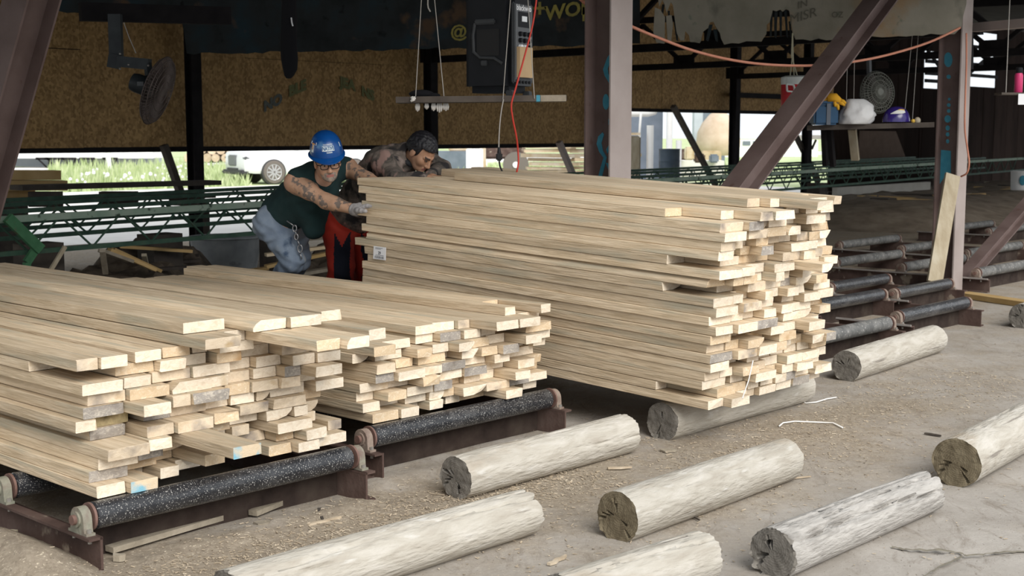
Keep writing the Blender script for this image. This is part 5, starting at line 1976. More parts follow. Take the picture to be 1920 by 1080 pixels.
# ================================================================== beyond the shed
# car
def car(pos, yaw, label):
    th = thing('car', label, 'car', pos)
    X = Vector((math.cos(yaw), math.sin(yaw), 0))
    Yv = Vector((-math.sin(yaw), math.cos(yaw), 0))
    Q = lambda x, y, z: pos + X * x + Yv * y + UP * z
    # stations along the length: x, half width, z bottom, belt z, top z
    body = [(-.02, .62, .42, .62, .80), (.05, .80, .36, .72, .98), (.35, .90, .32, .80, 1.05), (1.0, .94, .30, .90, 1.10), (1.45, .95, .30, .98, 1.16), (2.6, .96, .30, 1.0, 1.2), (3.6, .95, .32, 1.02, 1.2), (4.4, .90, .36, 1.0, 1.15), (4.72, .80, .45, .9, 1.05)]
    mb = MB()
    n = 10
    for (x, hw, z0, zb_, zt_) in body:
        ring = [(-hw * .92, z0), (hw * .92, z0), (hw, z0 + .12), (hw, zb_), (hw * .93, zt_ - .04), (hw * .78, zt_), (-hw * .78, zt_), (-hw * .93, zt_ - .04), (-hw, zb_), (-hw, z0 + .12)]
        mb.v += [Q(x, y, z) for y, z in ring]
    for i in range(len(body) - 1):
        for k in range(n):
            mb.f.append([i * n + k, (i + 1) * n + k, (i + 1) * n + (k + 1) % n, i * n + (k + 1) % n])
            mb.m.append(0)
    mb.f += [list(range(n)), [(len(body) - 1) * n + k for k in range(n)][::-1]]
    mb.m += [0, 0]
    mb.build('body', 'car_white', th, True, 45)
    mb = MB()
    cab = [(1.35, .80, 1.14, 1.16), (2.05, .74, 1.16, 1.62), (2.5, .72, 1.18, 1.70), (3.6, .70, 1.18, 1.68), (4.3, .74, 1.15, 1.45), (4.6, .76, 1.1, 1.15)]
    for (x, hw, zb_, zt_) in cab:
        mb.v += [Q(x, -hw - .1, zb_), Q(x, hw + .1, zb_), Q(x, hw * .9, zt_ - .03), Q(x, hw * .7, zt_), Q(x, -hw * .7, zt_), Q(x, -hw * .9, zt_ - .03)]
    for i in range(len(cab) - 1):
        for k in range(6):
            mb.f.append([i * 6 + k, (i + 1) * 6 + k, (i + 1) * 6 + (k + 1) % 6, i * 6 + (k + 1) % 6])
            mb.m.append(0)
    mb.f += [list(range(6)), [(len(cab) - 1) * 6 + k for k in range(6)][::-1]]
    mb.m += [0, 0]
    mb.build('cabin', 'car_white', th, True, 45)
    mb = MB()
    for sg in (-1, 1):
        ol = [Q(1.75, sg * .86, 1.2), Q(2.25, sg * .80, 1.55), Q(3.5, sg * .79, 1.58), Q(4.0, sg * .87, 1.2)]
        mb.prism([p + Yv * sg * .02 for p in ol], Yv * sg * .03)
    mb.prism([Q(1.42, -.70, 1.19), Q(1.42, .70, 1.19), Q(1.98, .60, 1.58), Q(1.98, -.60, 1.58)], X * -.04 + UP * .04)
    mb.build('window', 'car_glass', th)
    mb = MB()
    mb.rbox(Q(.0, 0, .72), .12, .62, .34, (X, Yv, UP), .03)
    mb.build('grille', 'grille', th, True, 50)
    mb = MB()
    mb.rbox(Q(.06, 0, .36), .3, 1.6, .14, (X, Yv, UP), .04)
    mb.rbox(Q(-.0, 0, .46), .12, .9, .06, (X, Yv, UP), .02)
    mb.build('bumper_trim', 'car_dark', th, True, 50)
    for sg in (-1, 1):
        mb = MB()
        mb.rbox(Q(.14, sg * .66, .80), .22, .36, .10, (X, Yv, UP), .03)
        mb.build('headlight', 'panel_grey', th, True, 50)
        mb = MB()
        mb.rbox(Q(1.72, sg * 1.08, 1.18), .14, .2, .14, (X, Yv, UP), .03)
        mb.build('mirror', 'car_white', th, True, 50)
        for x in (.95, 3.75):
            mb = MB()
            c_ = Q(x, sg * .80, .36)
            mb.lathe(c_, [(.40, -.02 * sg), (.40, .165 * sg)], 28, (X, UP, Yv))
            mb.build('wheel_arch', 'car_dark', th, True, 40)
            c_ = Q(x, sg * .78, .36)
            mb = MB()
            mb.lathe(c_, [(.20, .0), (.36, .0), (.365, .03 * sg), (.365, .19 * sg), (.34, .22 * sg), (.26, .22 * sg), (.25, .20 * sg)], 32, (X, UP, Yv))
            wh = mb.build('wheel', 'tyre', th, True, 40)
            mb = MB()
            mb.lathe(c_, [(.26, .17 * sg), (.25, .205 * sg), (.23, .20 * sg), (.22, .18 * sg)], 28, (X, UP, Yv))
            for i in range(10):
                a = 2 * math.pi * i / 10
                d = X * math.cos(a) + UP * math.sin(a)
                mb.bar(c_ + Yv * .20 * sg + d * .03, c_ + Yv * .20 * sg + d * .24, .045, .03, Yv.cross(d))
            mb.build('alloy_rim', 'alloy', wh, True, 40)
    return th


car(Vector((-8.72, 41.9, .04)), math.radians(33), 'white parked car seen beyond the open wall at left')

# grass and flowers before the trailer
mb = MB()
for i in range(9000):
    px = random.uniform(95, 470) if random.random() < .7 else random.uniform(840, 1560)
    Y = random.uniform(34, 62)
    x = (px - 960) / F * Y
    c = Vector((x, Y, .03))
    s, t = ST(c)
    if s > -33 or -60 < s < -51:
        continue
    hgt_ = random.uniform(.15, .55) * (1.25 if px < 350 and random.random() < .4 else .8)
    a = random.uniform(0, 3.14)
    d = Vector((math.cos(a), math.sin(a), 0)) * random.uniform(.03, .07)
    lean = Vector((random.uniform(-.15, .15), random.uniform(-.1, .1), 0))
    mb.add([c - d, c + d, c + lean + UP * hgt_], [(0, 1, 2)])
tag(mb.build('tall_grass', 'leaf_grass'), 'tall meadow grass beyond the shed', 'grass', kind='stuff')
mb = MB()
for i in range(60):
    px, Y = random.uniform(120, 370), random.uniform(34, 44)
    c = Vector(((px - 960) / F * Y, Y, random.uniform(.25, .55)))
    mb.sphere(c, random.uniform(.03, .06), n=6)
tag(mb.build('meadow_flowers', 'white_paint'), 'white flower heads in the meadow at left', 'flowers', kind='stuff')


def boxthing(name, label, cat, c, sx, sy, sz, mt, yaw=0, group=None):
    mb = MB()
    ax = (Vector((math.cos(yaw), math.sin(yaw), 0)), Vector((-math.sin(yaw), math.cos(yaw), 0)), UP)
    mb.rbox(Vector(c) + UP * sz / 2, sx, sy, sz, ax, .03)
    return tag(mb.build(name, mt), label, cat, group)


# long white trailer with dark trestles
Yt = 62
th = thing('trailer', 'long white trailer at the far left behind the meadow', 'trailer', Vector((P(160, 300, Yt).x, Yt, 0)))
mb = MB()
x0, x1 = P(-40, 300, Yt).x, P(300, 300, Yt).x
mb.box(Vector(((x0 + x1) / 2, Yt, (P(0, 296, Yt).z + 3) / 2)), x1 - x0, 2.4, 3 - P(0, 296, Yt).z)
mb.build('body', 'white_paint', th)
mb = MB()
xa = P(230, 300, Yt).x
mb.box(Vector(((x0 + x1) / 2, Yt + .6, .35)), x1 - x0 - .4, 1.0, .55)
mb.build('skirt', 'pale_blue', th)
for px in (100, 117, 146, 180, 222):
    xx = P(px, 300, Yt).x
    mb = MB()
    mb.bar(Vector((xx - .3, Yt - 1.3, .5)), Vector((xx + .2, Yt - 1.3, .0)), .06, .06)
    mb.bar(Vector((xx + .3, Yt - 1.3, .5)), Vector((xx + .2, Yt - 1.3, .0)), .06, .06)
    mb.box(Vector((xx, Yt - 1.3, .46)), .7, .06, .1)
    mb.build('trestle', 'steel_black', th)
mb = MB()
p_ = P(204, 318, 52)
mb.cyl(Vector((p_.x, 52, 0)), Vector((p_.x, 52, 2.4)), .10, None, 12)
tag(mb.build('white_post', 'white_paint'), 'white post in the meadow at left', 'post')

# log piles far away
def far_pile(x0, x1, ybase, Y, rows, r, label, group):
    z = 0
    for k in range(rows):
        x = x0 + (k % 2) * r
        while x < x1:
            mb = MB()
            rr = r * random.uniform(.75, 1.05)
            c = Vector((x, Y + random.uniform(-.15, .15), .05 + r * .9 + k * r * 1.62))
            mb.lathe(c, [(rr * .98, -.02), (rr, 0), (rr, 1.5)], 12, (Vector((1, 0, 0)), UP, Vector((0, 1, 0))))
            mb.m[-2] = 1
            tag(mb.build('pile_log', ['bark_log', 'log_cut'], None, True, 40), label, 'log', group)
            x += 2 * r * random.uniform(.92, 1.05)


far_pile(P(335, 290, 70).x, P(440, 290, 70).x, 0, 72, 5, .26, 'cut log in the distant log pile left of the car', 'logs in the pile left of the car')
far_pile(P(648, 290, 60).x, P(745, 290, 60).x, 0, 64, 5, .26, 'cut log in the distant pile between the two workers', 'logs in the pile between the workers')
# stack of slab wood
Yl = 33
k = 0
for r_ in range(15):
    z = .12 + r_ * .105
    for (pa, pb_) in ((985, 1078), (1075, 1192)):
        xa, xb = P(pa, 300, Yl).x + random.uniform(-.12, .12), P(pb_, 300, Yl).x + random.uniform(-.12, .12)
        mb = MB()
        mb.bar(Vector((xa, Yl + random.uniform(-.1, .1), z)), Vector((xb, Yl + random.uniform(-.1, .1), z + random.uniform(-.02, .02))), .5, random.uniform(.06, .095))
        k += 1
        tag(mb.build('slab', 'slab_wood'), 'rough slab, %s layer up in %s part of the slab stack left of the tall column' % (ORD[r_ + 1], 'left' if pa < 1000 else 'right'), 'slab', 'slab wood stack')
boxthing('slab_pallet', 'pallet under the slab wood stack', 'pallet', (P(1088, 300, Yl).x, Yl, .04), 2.7, .6, .04, 'dark_plank')
# truck and timber glimpses
th = thing('truck', 'dark truck with red body left of the slab stack', 'truck', Vector((P(950, 290, 48).x, 48, .04)))
mb = MB()
mb.rbox(Vector((P(935, 280, 48).x, 48, 1.15)), 1.9, 1.6, .9, None, .08)
mb.build('body', 'rust_plate', th, True, 50)
for px in (967,):
    mb = MB()
    mb.lathe(Vector((P(px, 290, 48).x, 47.1, .50)), [(.12, 0), (.45, 0), (.46, .05), (.46, .25), (.2, .25)], 20, (Vector((1, 0, 0)), UP, Vector((0, 1, 0))))
    wh = mb.build('wheel', 'tyre', th, True, 40)
    mb = MB()
    mb.lathe(Vector((P(px, 290, 48).x, 47.06, .50)), [(.11, 0), (.11, .1)], 16, (Vector((1, 0, 0)), UP, Vector((0, 1, 0))))
    mb.build('wheel_hub', 'white_paint', wh, True, 40)
boxthing('far_timber', 'pale timber above the dark machine in the gap', 'timber', (P(866, 275, 52).x, 52, .92), 1.0, .4, .16, 'slab_wood')
boxthing('timber_post', 'pale timber post in the gap left of the plug', 'post', (P(905, 290, 46).x, 46, 0), .22, .2, 1.5, 'slab_wood')
boxthing('far_machine', 'dark machine low in the gap right of the dark haired worker', 'machine', (P(848, 290, 52).x, 52, .04), 1.7, 1.2, .88, 'machine_blue')
boxthing('white_block', 'white block in the gap beside the timber post', 'block', (P(890, 300, 44).x, 44, .0), .55, .5, 1.1, 'white_paint')
boxthing('gravel_wall', 'low white concrete wall beyond the workers', 'wall', (P(860, 300, 56).x, 56, 0), 2.4, .4, .75, 'white_paint')

# right opening: pipes, silos, tank, drum, building
th = thing('duct_pipe', 'white elbow duct at the left of the right opening', 'pipe', P(1200, 260, 34))
mb = MB()
mb.tube([P(1150, 213, 34), P(1215, 213, 34), P(1226, 210, 34), P(1233, 200, 34), P(1234, 150, 34)], .085, 12)
mb.build('elbow', 'white_paint', th, True)
mb = MB()
mb.tube([P(1202, 208, 33.8), P(1199, 248, 33.8), Vector((P(1199, 248, 33.8).x, 33.8, .02))], .03, 8)
mb.build('stay', 'white_paint', th, True)
boxthing('blue_machine', 'dark blue grey machine housing behind the duct', 'machine', (P(1208, 240, 38).x, 38, 0), .95, .9, 2.3, 'machine_blue')
for px, Y, w_, z0, z1, lab in ((1219, 33, .17, 0, P(0, 235, 33).z, 'short white post left of the blue drum'), (1255, 37, .17, 0, 3.2, 'tall white post behind the blue drum'), (1273, 37, .16, 0, P(0, 263, 37).z, 'small white post right of the blue drum')):
    x = P(px, 260, Y).x
    mb = MB()
    mb.cyl(Vector((x, Y, z0 if z0 > .1 else .02)), Vector((x, Y, z1)), w_ / 2, None, 14)
    tag(mb.build('white_post', 'white_paint', None, True, 40), lab, 'post', 'white posts in the right opening')
boxthing('brown_box', 'olive box low behind the tall column', 'box', (P(1190, 265, 30).x, 30, .04), .25, .3, 1.5, 'grey_plank')
x = P(1308, 230, 60).x
boxthing('white_silo', 'pale silo column in the right opening', 'silo', (x, 60, .02), .42, .42, 4, 'pale_blue')
mb = MB()
c = Vector((P(1347, 250, 58).x, 58, P(0, 252, 58).z))
mb.lathe(c + Vector((0, 0, -.9)), [(.9, 0), (.95, .6), (.9, 1.0), (.7, 1.4), (.4, 1.75), (.1, 1.95)], 28)
tag(mb.build('tan_tank', 'tan_tank', None, True), 'tan domed tank left of the dark back column', 'tank')
boxthing('dark_tower', 'dark purple tower above the tan tank', 'tower', (P(1336, 215, 64).x, 64, .02), 1.1, 1.0, 5, 'machine_blue')
wbd = boxthing('white_building', 'long low white building on the horizon at right', 'building', (P(1430, 262, 90).x, 90, .02), 7.0, 2, 1.15, 'white_paint')
for px in (1400, 1419):
    mb = MB()
    mb.box(Vector((P(px, 262, 88.98).x, 88.98, .95)), .5, .1, .28)
    mb.build('window', 'car_glass', wbd)
th = thing('oil_drum', 'dark blue steel drum in the right opening', 'drum', Vector((P(1255, 300, 30).x, 30, .42)))
c = Vector((P(1255, 300, 30).x, 30, .42))
zt_ = P(1255, 279, 30).z - .42
mb = MB()
mb.lathe(c, [(.23, 0), (.24, .02), (.235, .03), (.235, zt_ * .33), (.245, zt_ * .34), (.235, zt_ * .36), (.235, zt_ * .66), (.245, zt_ * .67), (.235, zt_ * .69), (.235, zt_ - .03), (.245, zt_), (.22, zt_), (.22, zt_ - .02)], 28)
mb.build('drum_body', 'drum_blue', th, True, 40)
mb = MB()
mb.box(c - UP * .21, .7, .6, .42)
mb.build('pallet', 'dark_plank', th)
th = thing('trestle_platform', 'concrete platform on struts at the right opening', 'platform', P(1520, 285, 40))
mb = MB()
a, b_ = P(1488, 257, 40), P(1570, 257, 40)
mb.bar(a, b_, 1.2, .12)
mb.build('slab', 'concrete', th)
for q0, q1 in (((1492, 262), (1512, 285)), ((1505, 262), (1520, 280)), ((1530, 262), (1522, 280)), ((1546, 262), (1546, 285))):
    mb = MB()
    mb.bar(P(*q0, 40), P(*q1, 40), .06, .06)
    mb.build('strut', 'dark_plank', th)
for i in range(9):
    px = random.uniform(1195, 1340)
    mb = MB()
    Y = random.uniform(46, 54)
    c = Vector((P(px, 270, Y).x, Y, random.uniform(.55, .95)))
    mb.rbox(c, random.uniform(.3, .8), .4, random.uniform(.25, .5), None, .05)
    tag(mb.build('scrap_block', random.choice(('rust_plate', 'slab_wood', 'machine_blue'))), 'scrap block in the distant yard heap at the right opening', 'scrap', 'distant yard heap')
mb = MB()
mb.box(Vector((P(1268, 300, 50).x, 50, .30)), 3.4, 1.2, .60)
tag(mb.build('yard_bank', 'gravel'), 'pale bank under the distant yard heap', 'bank')

# ================================================================== people
mat('skin', [(.42, .235, .155), (.50, .29, .195), (.56, .34, .235)], scale=9, rough=.55, bump=.1, bscale=120, spec=.35)
mat('skin_tattoo', [(.42, .25, .16), (.50, .30, .20)], scale=9, rough=.55, spec=.35,
    spots=[((.17, .135, .115), 15, .49, (1, 1, 1), .05), ((.48, .30, .20), 38, .52, (1, 1, 1), .05)])
mat('skin_dark', [(.30, .155, .095), (.38, .21, .13), (.43, .25, .165)], scale=9, rough=.5, spec=.35)
mat('lip', [(.36, .15, .125)], rough=.5)
mat('beard', [(.16, .125, .105), (.28, .235, .20), (.40, .28, .20)], scale=70, rough=.9)
mat('brow', [(.05, .035, .028)], rough=.9)
mat('hair_black', [(.006, .006, .008), (.012, .012, .016)], scale=60, rough=.5, bump=.4, bscale=120, spec=.4)
mat('eye_white', [(.55, .53, .50)], rough=.3)
mat('eye_dark', [(.02, .014, .010)], rough=.2)
mat('shirt_green', [(.008, .024, .026), (.014, .036, .037), (.024, .048, .049)], scale=5, rough=.95, bump=.5, bscale=14)
mat('denim', [(.12, .16, .23), (.20, .25, .32), (.32, .355, .40)], scale=4.5, rough=.9, bump=.5, bscale=18, spots=[((.33, .345, .355), 4, .62, (1, 1, 1)), ((.055, .085, .14), 5, .64, (1, 1, 1))])
mat('belt_leather', [(.03, .02, .015)], rough=.6)
mat('key_metal', [(.35, .35, .36)], rough=.35, metal=.8)
mat('hat_blue', [(.003, .05, .23), (.006, .085, .31)], scale=4, rough=.28, spec=.5, spots=[((.09, .22, .42), 6, .70, (1, 1, 1))])
mat('sticker_orange', [(.70, .33, .10)], rough=.5)
mat('sticker_teal', [(.03, .12, .28)], rough=.5)
mat('sticker_white', [(.72, .80, .84)], rough=.45)
mat('glove_grey', [(.25, .24, .245), (.36, .345, .345), (.46, .44, .44)], scale=24, rough=.95, bump=.5, bscale=60, spots=[((.40, .10, .09), 14, .69, (1, 1, 1))])
mat('glass_frame', [(.012, .010, .012)], rough=.3)
mat('boot', [(.10, .06, .04), (.15, .10, .07)], scale=8, rough=.8)
mat('camo', [(.030, .030, .027), (.12, .10, .085), (.25, .20, .175)], scale=9, rough=.95, bump=.5, bscale=14, dist=1.4,
    spots=[((.028, .026, .027), 7, .545, (1, 1.8, .7)), ((.27, .175, .15), 8, .58, (1.7, 1, .8)), ((.07, .085, .075), 9, .62, (1, 1, 1))])
mat('collar_dark', [(.02, .022, .026), (.045, .046, .05)], scale=20, rough=.9)
mat('trouser_red', [(.30, .018, .010), (.42, .035, .018)], scale=6, rough=.75, bump=.3, bscale=14)
mat('trouser_navy', [(.006, .008, .016), (.012, .014, .025)], scale=6, rough=.9, bump=.3, bscale=14)


def V(p):
    return np.array((p[0], p[1], p[2]), dtype=np.float32)


def cap(Q, a, b, ra, rb):
    a, b = V(a), V(b)
    ab = b - a
    L2 = float(ab @ ab) + 1e-9
    d = Q - a
    t = np.clip((d @ ab) / L2, 0, 1)
    e = d - t[..., None] * ab
    return np.sqrt((e * e).sum(-1)) - (ra + (rb - ra) * t)


def ell(Q, c, r, R=None):
    d = Q - V(c)
    if R is not None:
        d = d @ np.array(R, dtype=np.float32).T      # rows of R are the local axes
    r = np.array(r, dtype=np.float32)
    k0 = np.sqrt(((d / r) ** 2).sum(-1)) + 1e-6
    k1 = np.sqrt(((d / (r * r)) ** 2).sum(-1)) + 1e-6
    return k0 * (k0 - 1) / k1


def smin(a, b, k):
    h = np.clip(.5 + .5 * (b - a) / k, 0, 1)
    return b + (a - b) * h - k * h * (1 - h)


def smax(a, b, k):
    return -smin(-a, -b, k)


def surface(fn, lo, hi, res):
    """naive surface nets on a signed distance function"""
    lo = np.array(lo, dtype=np.float32)
    hi = np.array(hi, dtype=np.float32)
    n = np.ceil((hi - lo) / res).astype(int) + 1
    ax = [lo[i] + res * np.arange(n[i], dtype=np.float32) for i in range(3)]
    D = np.empty(n, dtype=np.float32)
    ch = max(1, int(400000 / (n[1] * n[2])))
    yy, zz = np.meshgrid(ax[1], ax[2], indexing='ij')
    for i in range(0, n[0], ch):
        xx = ax[0][i:i + ch]
        Q = np.empty((len(xx), n[1], n[2], 3), dtype=np.float32)
        Q[..., 0] = xx[:, None, None]
        Q[..., 1] = yy[None]
        Q[..., 2] = zz[None]
        D[i:i + ch] = fn(Q)
    ins = D < 0
    m_ = n - 1
    cnt = np.zeros(m_, dtype=np.int8)
    for dx in (0, 1):
        for dy in (0, 1):
            for dz in (0, 1):
                cnt += ins[dx:dx + m_[0], dy:dy + m_[1], dz:dz + m_[2]]
    act = (cnt > 0) & (cnt < 8)
    idx = -np.ones(m_, dtype=np.int64)
    ijk = np.argwhere(act)
    idx[act] = np.arange(len(ijk))
    acc = np.zeros((len(ijk), 3), dtype=np.float32)
    num = np.zeros(len(ijk), dtype=np.float32)
    cor = [(a, b, c) for a in (0, 1) for b in (0, 1) for c in (0, 1)]
    i0, j0, k0 = ijk.T
    for a in cor:
        for axn in range(3):
            if a[axn]:
                continue
            b = list(a)
            b[axn] = 1
            da = D[i0 + a[0], j0 + a[1], k0 + a[2]]
            db = D[i0 + b[0], j0 + b[1], k0 + b[2]]
            cr = (da < 0) != (db < 0)
            t = np.where(cr, da / np.where(cr, da - db, 1), 0)
            p = np.array(a, dtype=np.float32)[None] + 0 * acc
            p[:, axn] = t
            acc += p * cr[:, None]
            num += cr
    vert = lo + res * (ijk + acc / num[:, None])
    faces = []
    for axn in range(3):
        u, v = [q for q in range(3) if q != axn]
        A = [slice(None)] * 3
        B = [slice(None)] * 3
        A[axn] = slice(0, -1)
        B[axn] = slice(1, None)
        cr = ins[tuple(A)] != ins[tuple(B)]
        loc = np.argwhere(cr)
        ok = (loc[:, u] > 0) & (loc[:, v] > 0) & (loc[:, u] < n[u] - 1) & (loc[:, v] < n[v] - 1)
        loc = loc[ok]
        q = []
        for du, dv in ((-1, -1), (0, -1), (0, 0), (-1, 0)):
            c = loc.copy()
            c[:, u] += du
            c[:, v] += dv
            q.append(idx[c[:, 0], c[:, 1], c[:, 2]])
        q = np.stack(q, 1)
        flip = ins[loc[:, 0], loc[:, 1], loc[:, 2]]
        if axn == 1:
            flip = ~flip
        q[~flip] = q[~flip][:, ::-1]
        faces.append(q)
    return vert, np.concatenate(faces)


def np_mesh(name, parts, mats, parent):
    """parts: list of (verts, faces, material index per face); all become one mesh"""
    o0 = np.array(ORG[parent.name])
    vs_, fs_, ms_ = [], [], []
    k = 0
    for v, f, mi in parts:
        vs_.append(v - o0)
        fs_.append(f + k)
        ms_.append(np.full(len(f), mi) if np.isscalar(mi) else mi)
        k += len(v)
    v = np.concatenate(vs_)
    f = np.concatenate(fs_)
    me = bpy.data.meshes.new(name)
    me.from_pydata(v.tolist(), [], f.tolist())
    for mm in mats:
        me.materials.append(M[mm])
    me.polygons.foreach_set('material_index', np.concatenate(ms_).astype(np.int32))
    me.polygons.foreach_set('use_smooth', [True] * len(f))
    me.update()
    o = bpy.data.objects.new(name, me)
    C.objects.link(o)
    o.parent = parent
    ORG[o.name] = Vector(o0)
    return o


def bounds(pts, pad):
    a = np.array([V(p) for p in pts])
    return a.min(0) - pad, a.max(0) + pad


def frame(fwd, upv):
    f = Vector(fwd).normalized()
    u = (Vector(upv) - f * Vector(upv).dot(f)).normalized()
    r = f.cross(u)
    return r, f, u                                    # right, front, up


def head_sdf(hc, R, scale=1.0, neck=None, beardless=True):
    hc = V(hc)
    Rm = np.array([tuple(R[0]), tuple(R[1]), tuple(R[2])], dtype=np.float32)

    def loc(Q):
        return ((Q - hc) @ Rm.T) / scale

    def fn(Q):
        q = loc(Q)
        d = ell(q, (0, -.018, .035), (.076, .096, .086))
        d = smin(d, ell(q, (0, .032, -.030), (.062, .064, .080)), .03)
        d = smin(d, ell(q, (0, .052, -.082), (.043, .042, .034)), .03)
        for sx in (-1, 1):
            d = smin(d, ell(q, (sx * .040, .060, -.022), (.026, .026, .028)), .02)
            d = smax(d, -(np.sqrt(((q - V((sx * .031, .104, .006))) ** 2).sum(-1)) - .017), .014)
            d = smin(d, cap(q, (sx * .014, .088, .024), (sx * .048, .074, .020), .009, .007), .012)
            d = smin(d, ell(q, (sx * .078, -.008, -.012), (.010, .022, .033)), .008)
            d = smin(d, cap(q, (sx * .010, .103, -.034), (sx * .011, .100, -.036), .0085, .008), .008)
        d = smin(d, cap(q, (0, .088, .010), (0, .112, -.030), .008, .0115), .010)
        d = smin(d, cap(q, (-.017, .090, -.058), (.017, .090, -.058), .0065, .0065), .008)
        d = smin(d, cap(q, (-.014, .088, -.068), (.014, .088, -.068), .0075, .0075), .008)
        d = smin(d, ell(q, (0, .086, -.095), (.020, .016, .016)), .016)
        d = d * scale
        if neck is not None:
            d = smin(d, cap(Q, hc + Rm[1] * -.025 + Rm[2] * -.045, neck, .055, .060), .03)
        return d
    return fn, loc


def head_mats(loc, verts, faces, beard):
    c = loc(verts[faces].mean(1).astype(np.float32))
    x, y, z = c.T
    mi = np.zeros(len(faces), dtype=int)
    brow = (np.abs(x) > .012) & (np.abs(x) < .050) & (z > .019) & (z < .031) & (y > .068)
    mi[brow] = 2
    lip = (np.abs(x) < .023) & (z < -.054) & (z > -.073) & (y > .086)
    if beard:
        bd = ((z < -.072) & (y > .045) & (z > -.125)) | ((z < -.044) & (z > -.056) & (np.abs(x) < .034) & (y > .082)) | ((np.abs(x) > .024) & (np.abs(x) < .040) & (z < -.05) & (y > .07)) | ((z < -.062) & (np.abs(x) > .045) & (y > .01) & (z > -.11))
        mi[bd] = 3
    mi[lip] = 1
    return mi


def eyes(parent, hc, R, scale=1.0, lid=.0055, mt='eye_white'):
    for sx in (-1, 1):
        c = Vector(hc) + (R[0] * sx * .031 + R[1] * .0835 + R[2] * .006) * scale
        mb = MB()
        mb.sphere(c, .0125 * scale, .0120 * scale, lid * scale, (R[0], R[1], R[2]), 14, 0)
        e = mb.build('eye', mt, parent, True)
        mb = MB()
        mb.sphere(c + R[1] * .0095 * scale - R[2] * .001, .0060 * scale, .0050 * scale, (lid + .0006) * scale, (R[0], R[1], R[2]), 10, 0)
        mb.build('iris', 'eye_dark', e, True)


# ------------------------------------------------------------------ worker in the blue hard hat
FL = .345                                              # he stands on the plank laid over the rollers
mb = MB()
mb.bar(W(-8.1, 5.62, .327), W(-6.62, 5.62, .327), .26, .036)
tag(mb.build('walk_plank', 'old_plank'), 'plank over the rollers under the first worker', 'plank', 'walk planks')
mb = MB()
mb.bar(W(-8.1, 6.42, .327), W(-6.62, 6.42, .327), .34, .036)
tag(mb.build('walk_plank', 'old_plank'), 'plank over the rollers under the dark haired worker', 'plank', 'walk planks')

pel = P(530, 408, 9.14)
che = P(590, 350, 8.90)
nek = P(608, 324, 8.80)
hd = P(614, 303, 8.66)
shR, elR, wrR = P(553, 342, 8.80), P(611, 377, 8.66), P(668, 394, 8.52)
shL, elL, wrL = P(650, 314, 9.06), P(690, 336, 8.90), P(722, 352, 8.70)
hipR, hipL = pel - E2 * .10 - UP * .04, pel + E2 * .10 - UP * .04
knR, anR = P(548, 488, 9.0), P(505, 556, 9.33)
knL, anL = P(560, 486, 9.26), P(520, 553, 9.62)
anR.z = FL + .09
anL.z = FL + .09
Rf = frame((.26, -.92, -.30), (-.04, -.25, .97))
man = thing('person', 'man in blue hard hat and dark green sleeveless shirt pushing the tall stack', 'person', Vector((pel.x, pel.y, FL)), 'workers')
hfn, hloc = head_sdf(hd, Rf, 1.0, nek)
headb = bounds([hd], .20)
hv, hf = surface(hfn, headb[0], headb[1], .0036)
hmi = head_mats(hloc, hv, hf, True)


def man_arms(Q):
    d = cap(Q, shR, elR, .062, .047)
    d = smin(d, cap(Q, elR, wrR, .049, .032), .02)
    d = smin(d, cap(Q, shR + (elR - shR) * .1, shR + (elR - shR) * .45, .062, .056), .03)
    d = smin(d, cap(Q, elR, elR + (wrR - elR) * .35, .050, .047), .02)
    e = cap(Q, shL, elL, .060, .046)
    e = smin(e, cap(Q, elL, wrL, .048, .031), .02)
    d = np.minimum(d, e)
    return d


def man_body(Q):
    d = man_arms(Q)
    t_ = cap(Q, pel, che, .13, .135)
    t_ = smin(t_, cap(Q, shR, shL, .07, .07), .06)
    t_ = smin(t_, cap(Q, che, nek, .10, .065), .05)
    l = smin(cap(Q, hipR, knR, .085, .062), cap(Q, knR, anR, .060, .040), .02)
    l2 = smin(cap(Q, hipL, knL, .085, .062), cap(Q, knL, anL, .060, .040), .02)
    d = smin(d, t_, .03)
    return np.minimum(smin(d, l, .04), smin(d, l2, .04))


lo, hi = bounds([pel, che, shR, shL, elR, elL, wrR, wrL, anR, anL, knR, knL, nek], .17)
bv, bf = surface(man_body, lo, hi, .011)


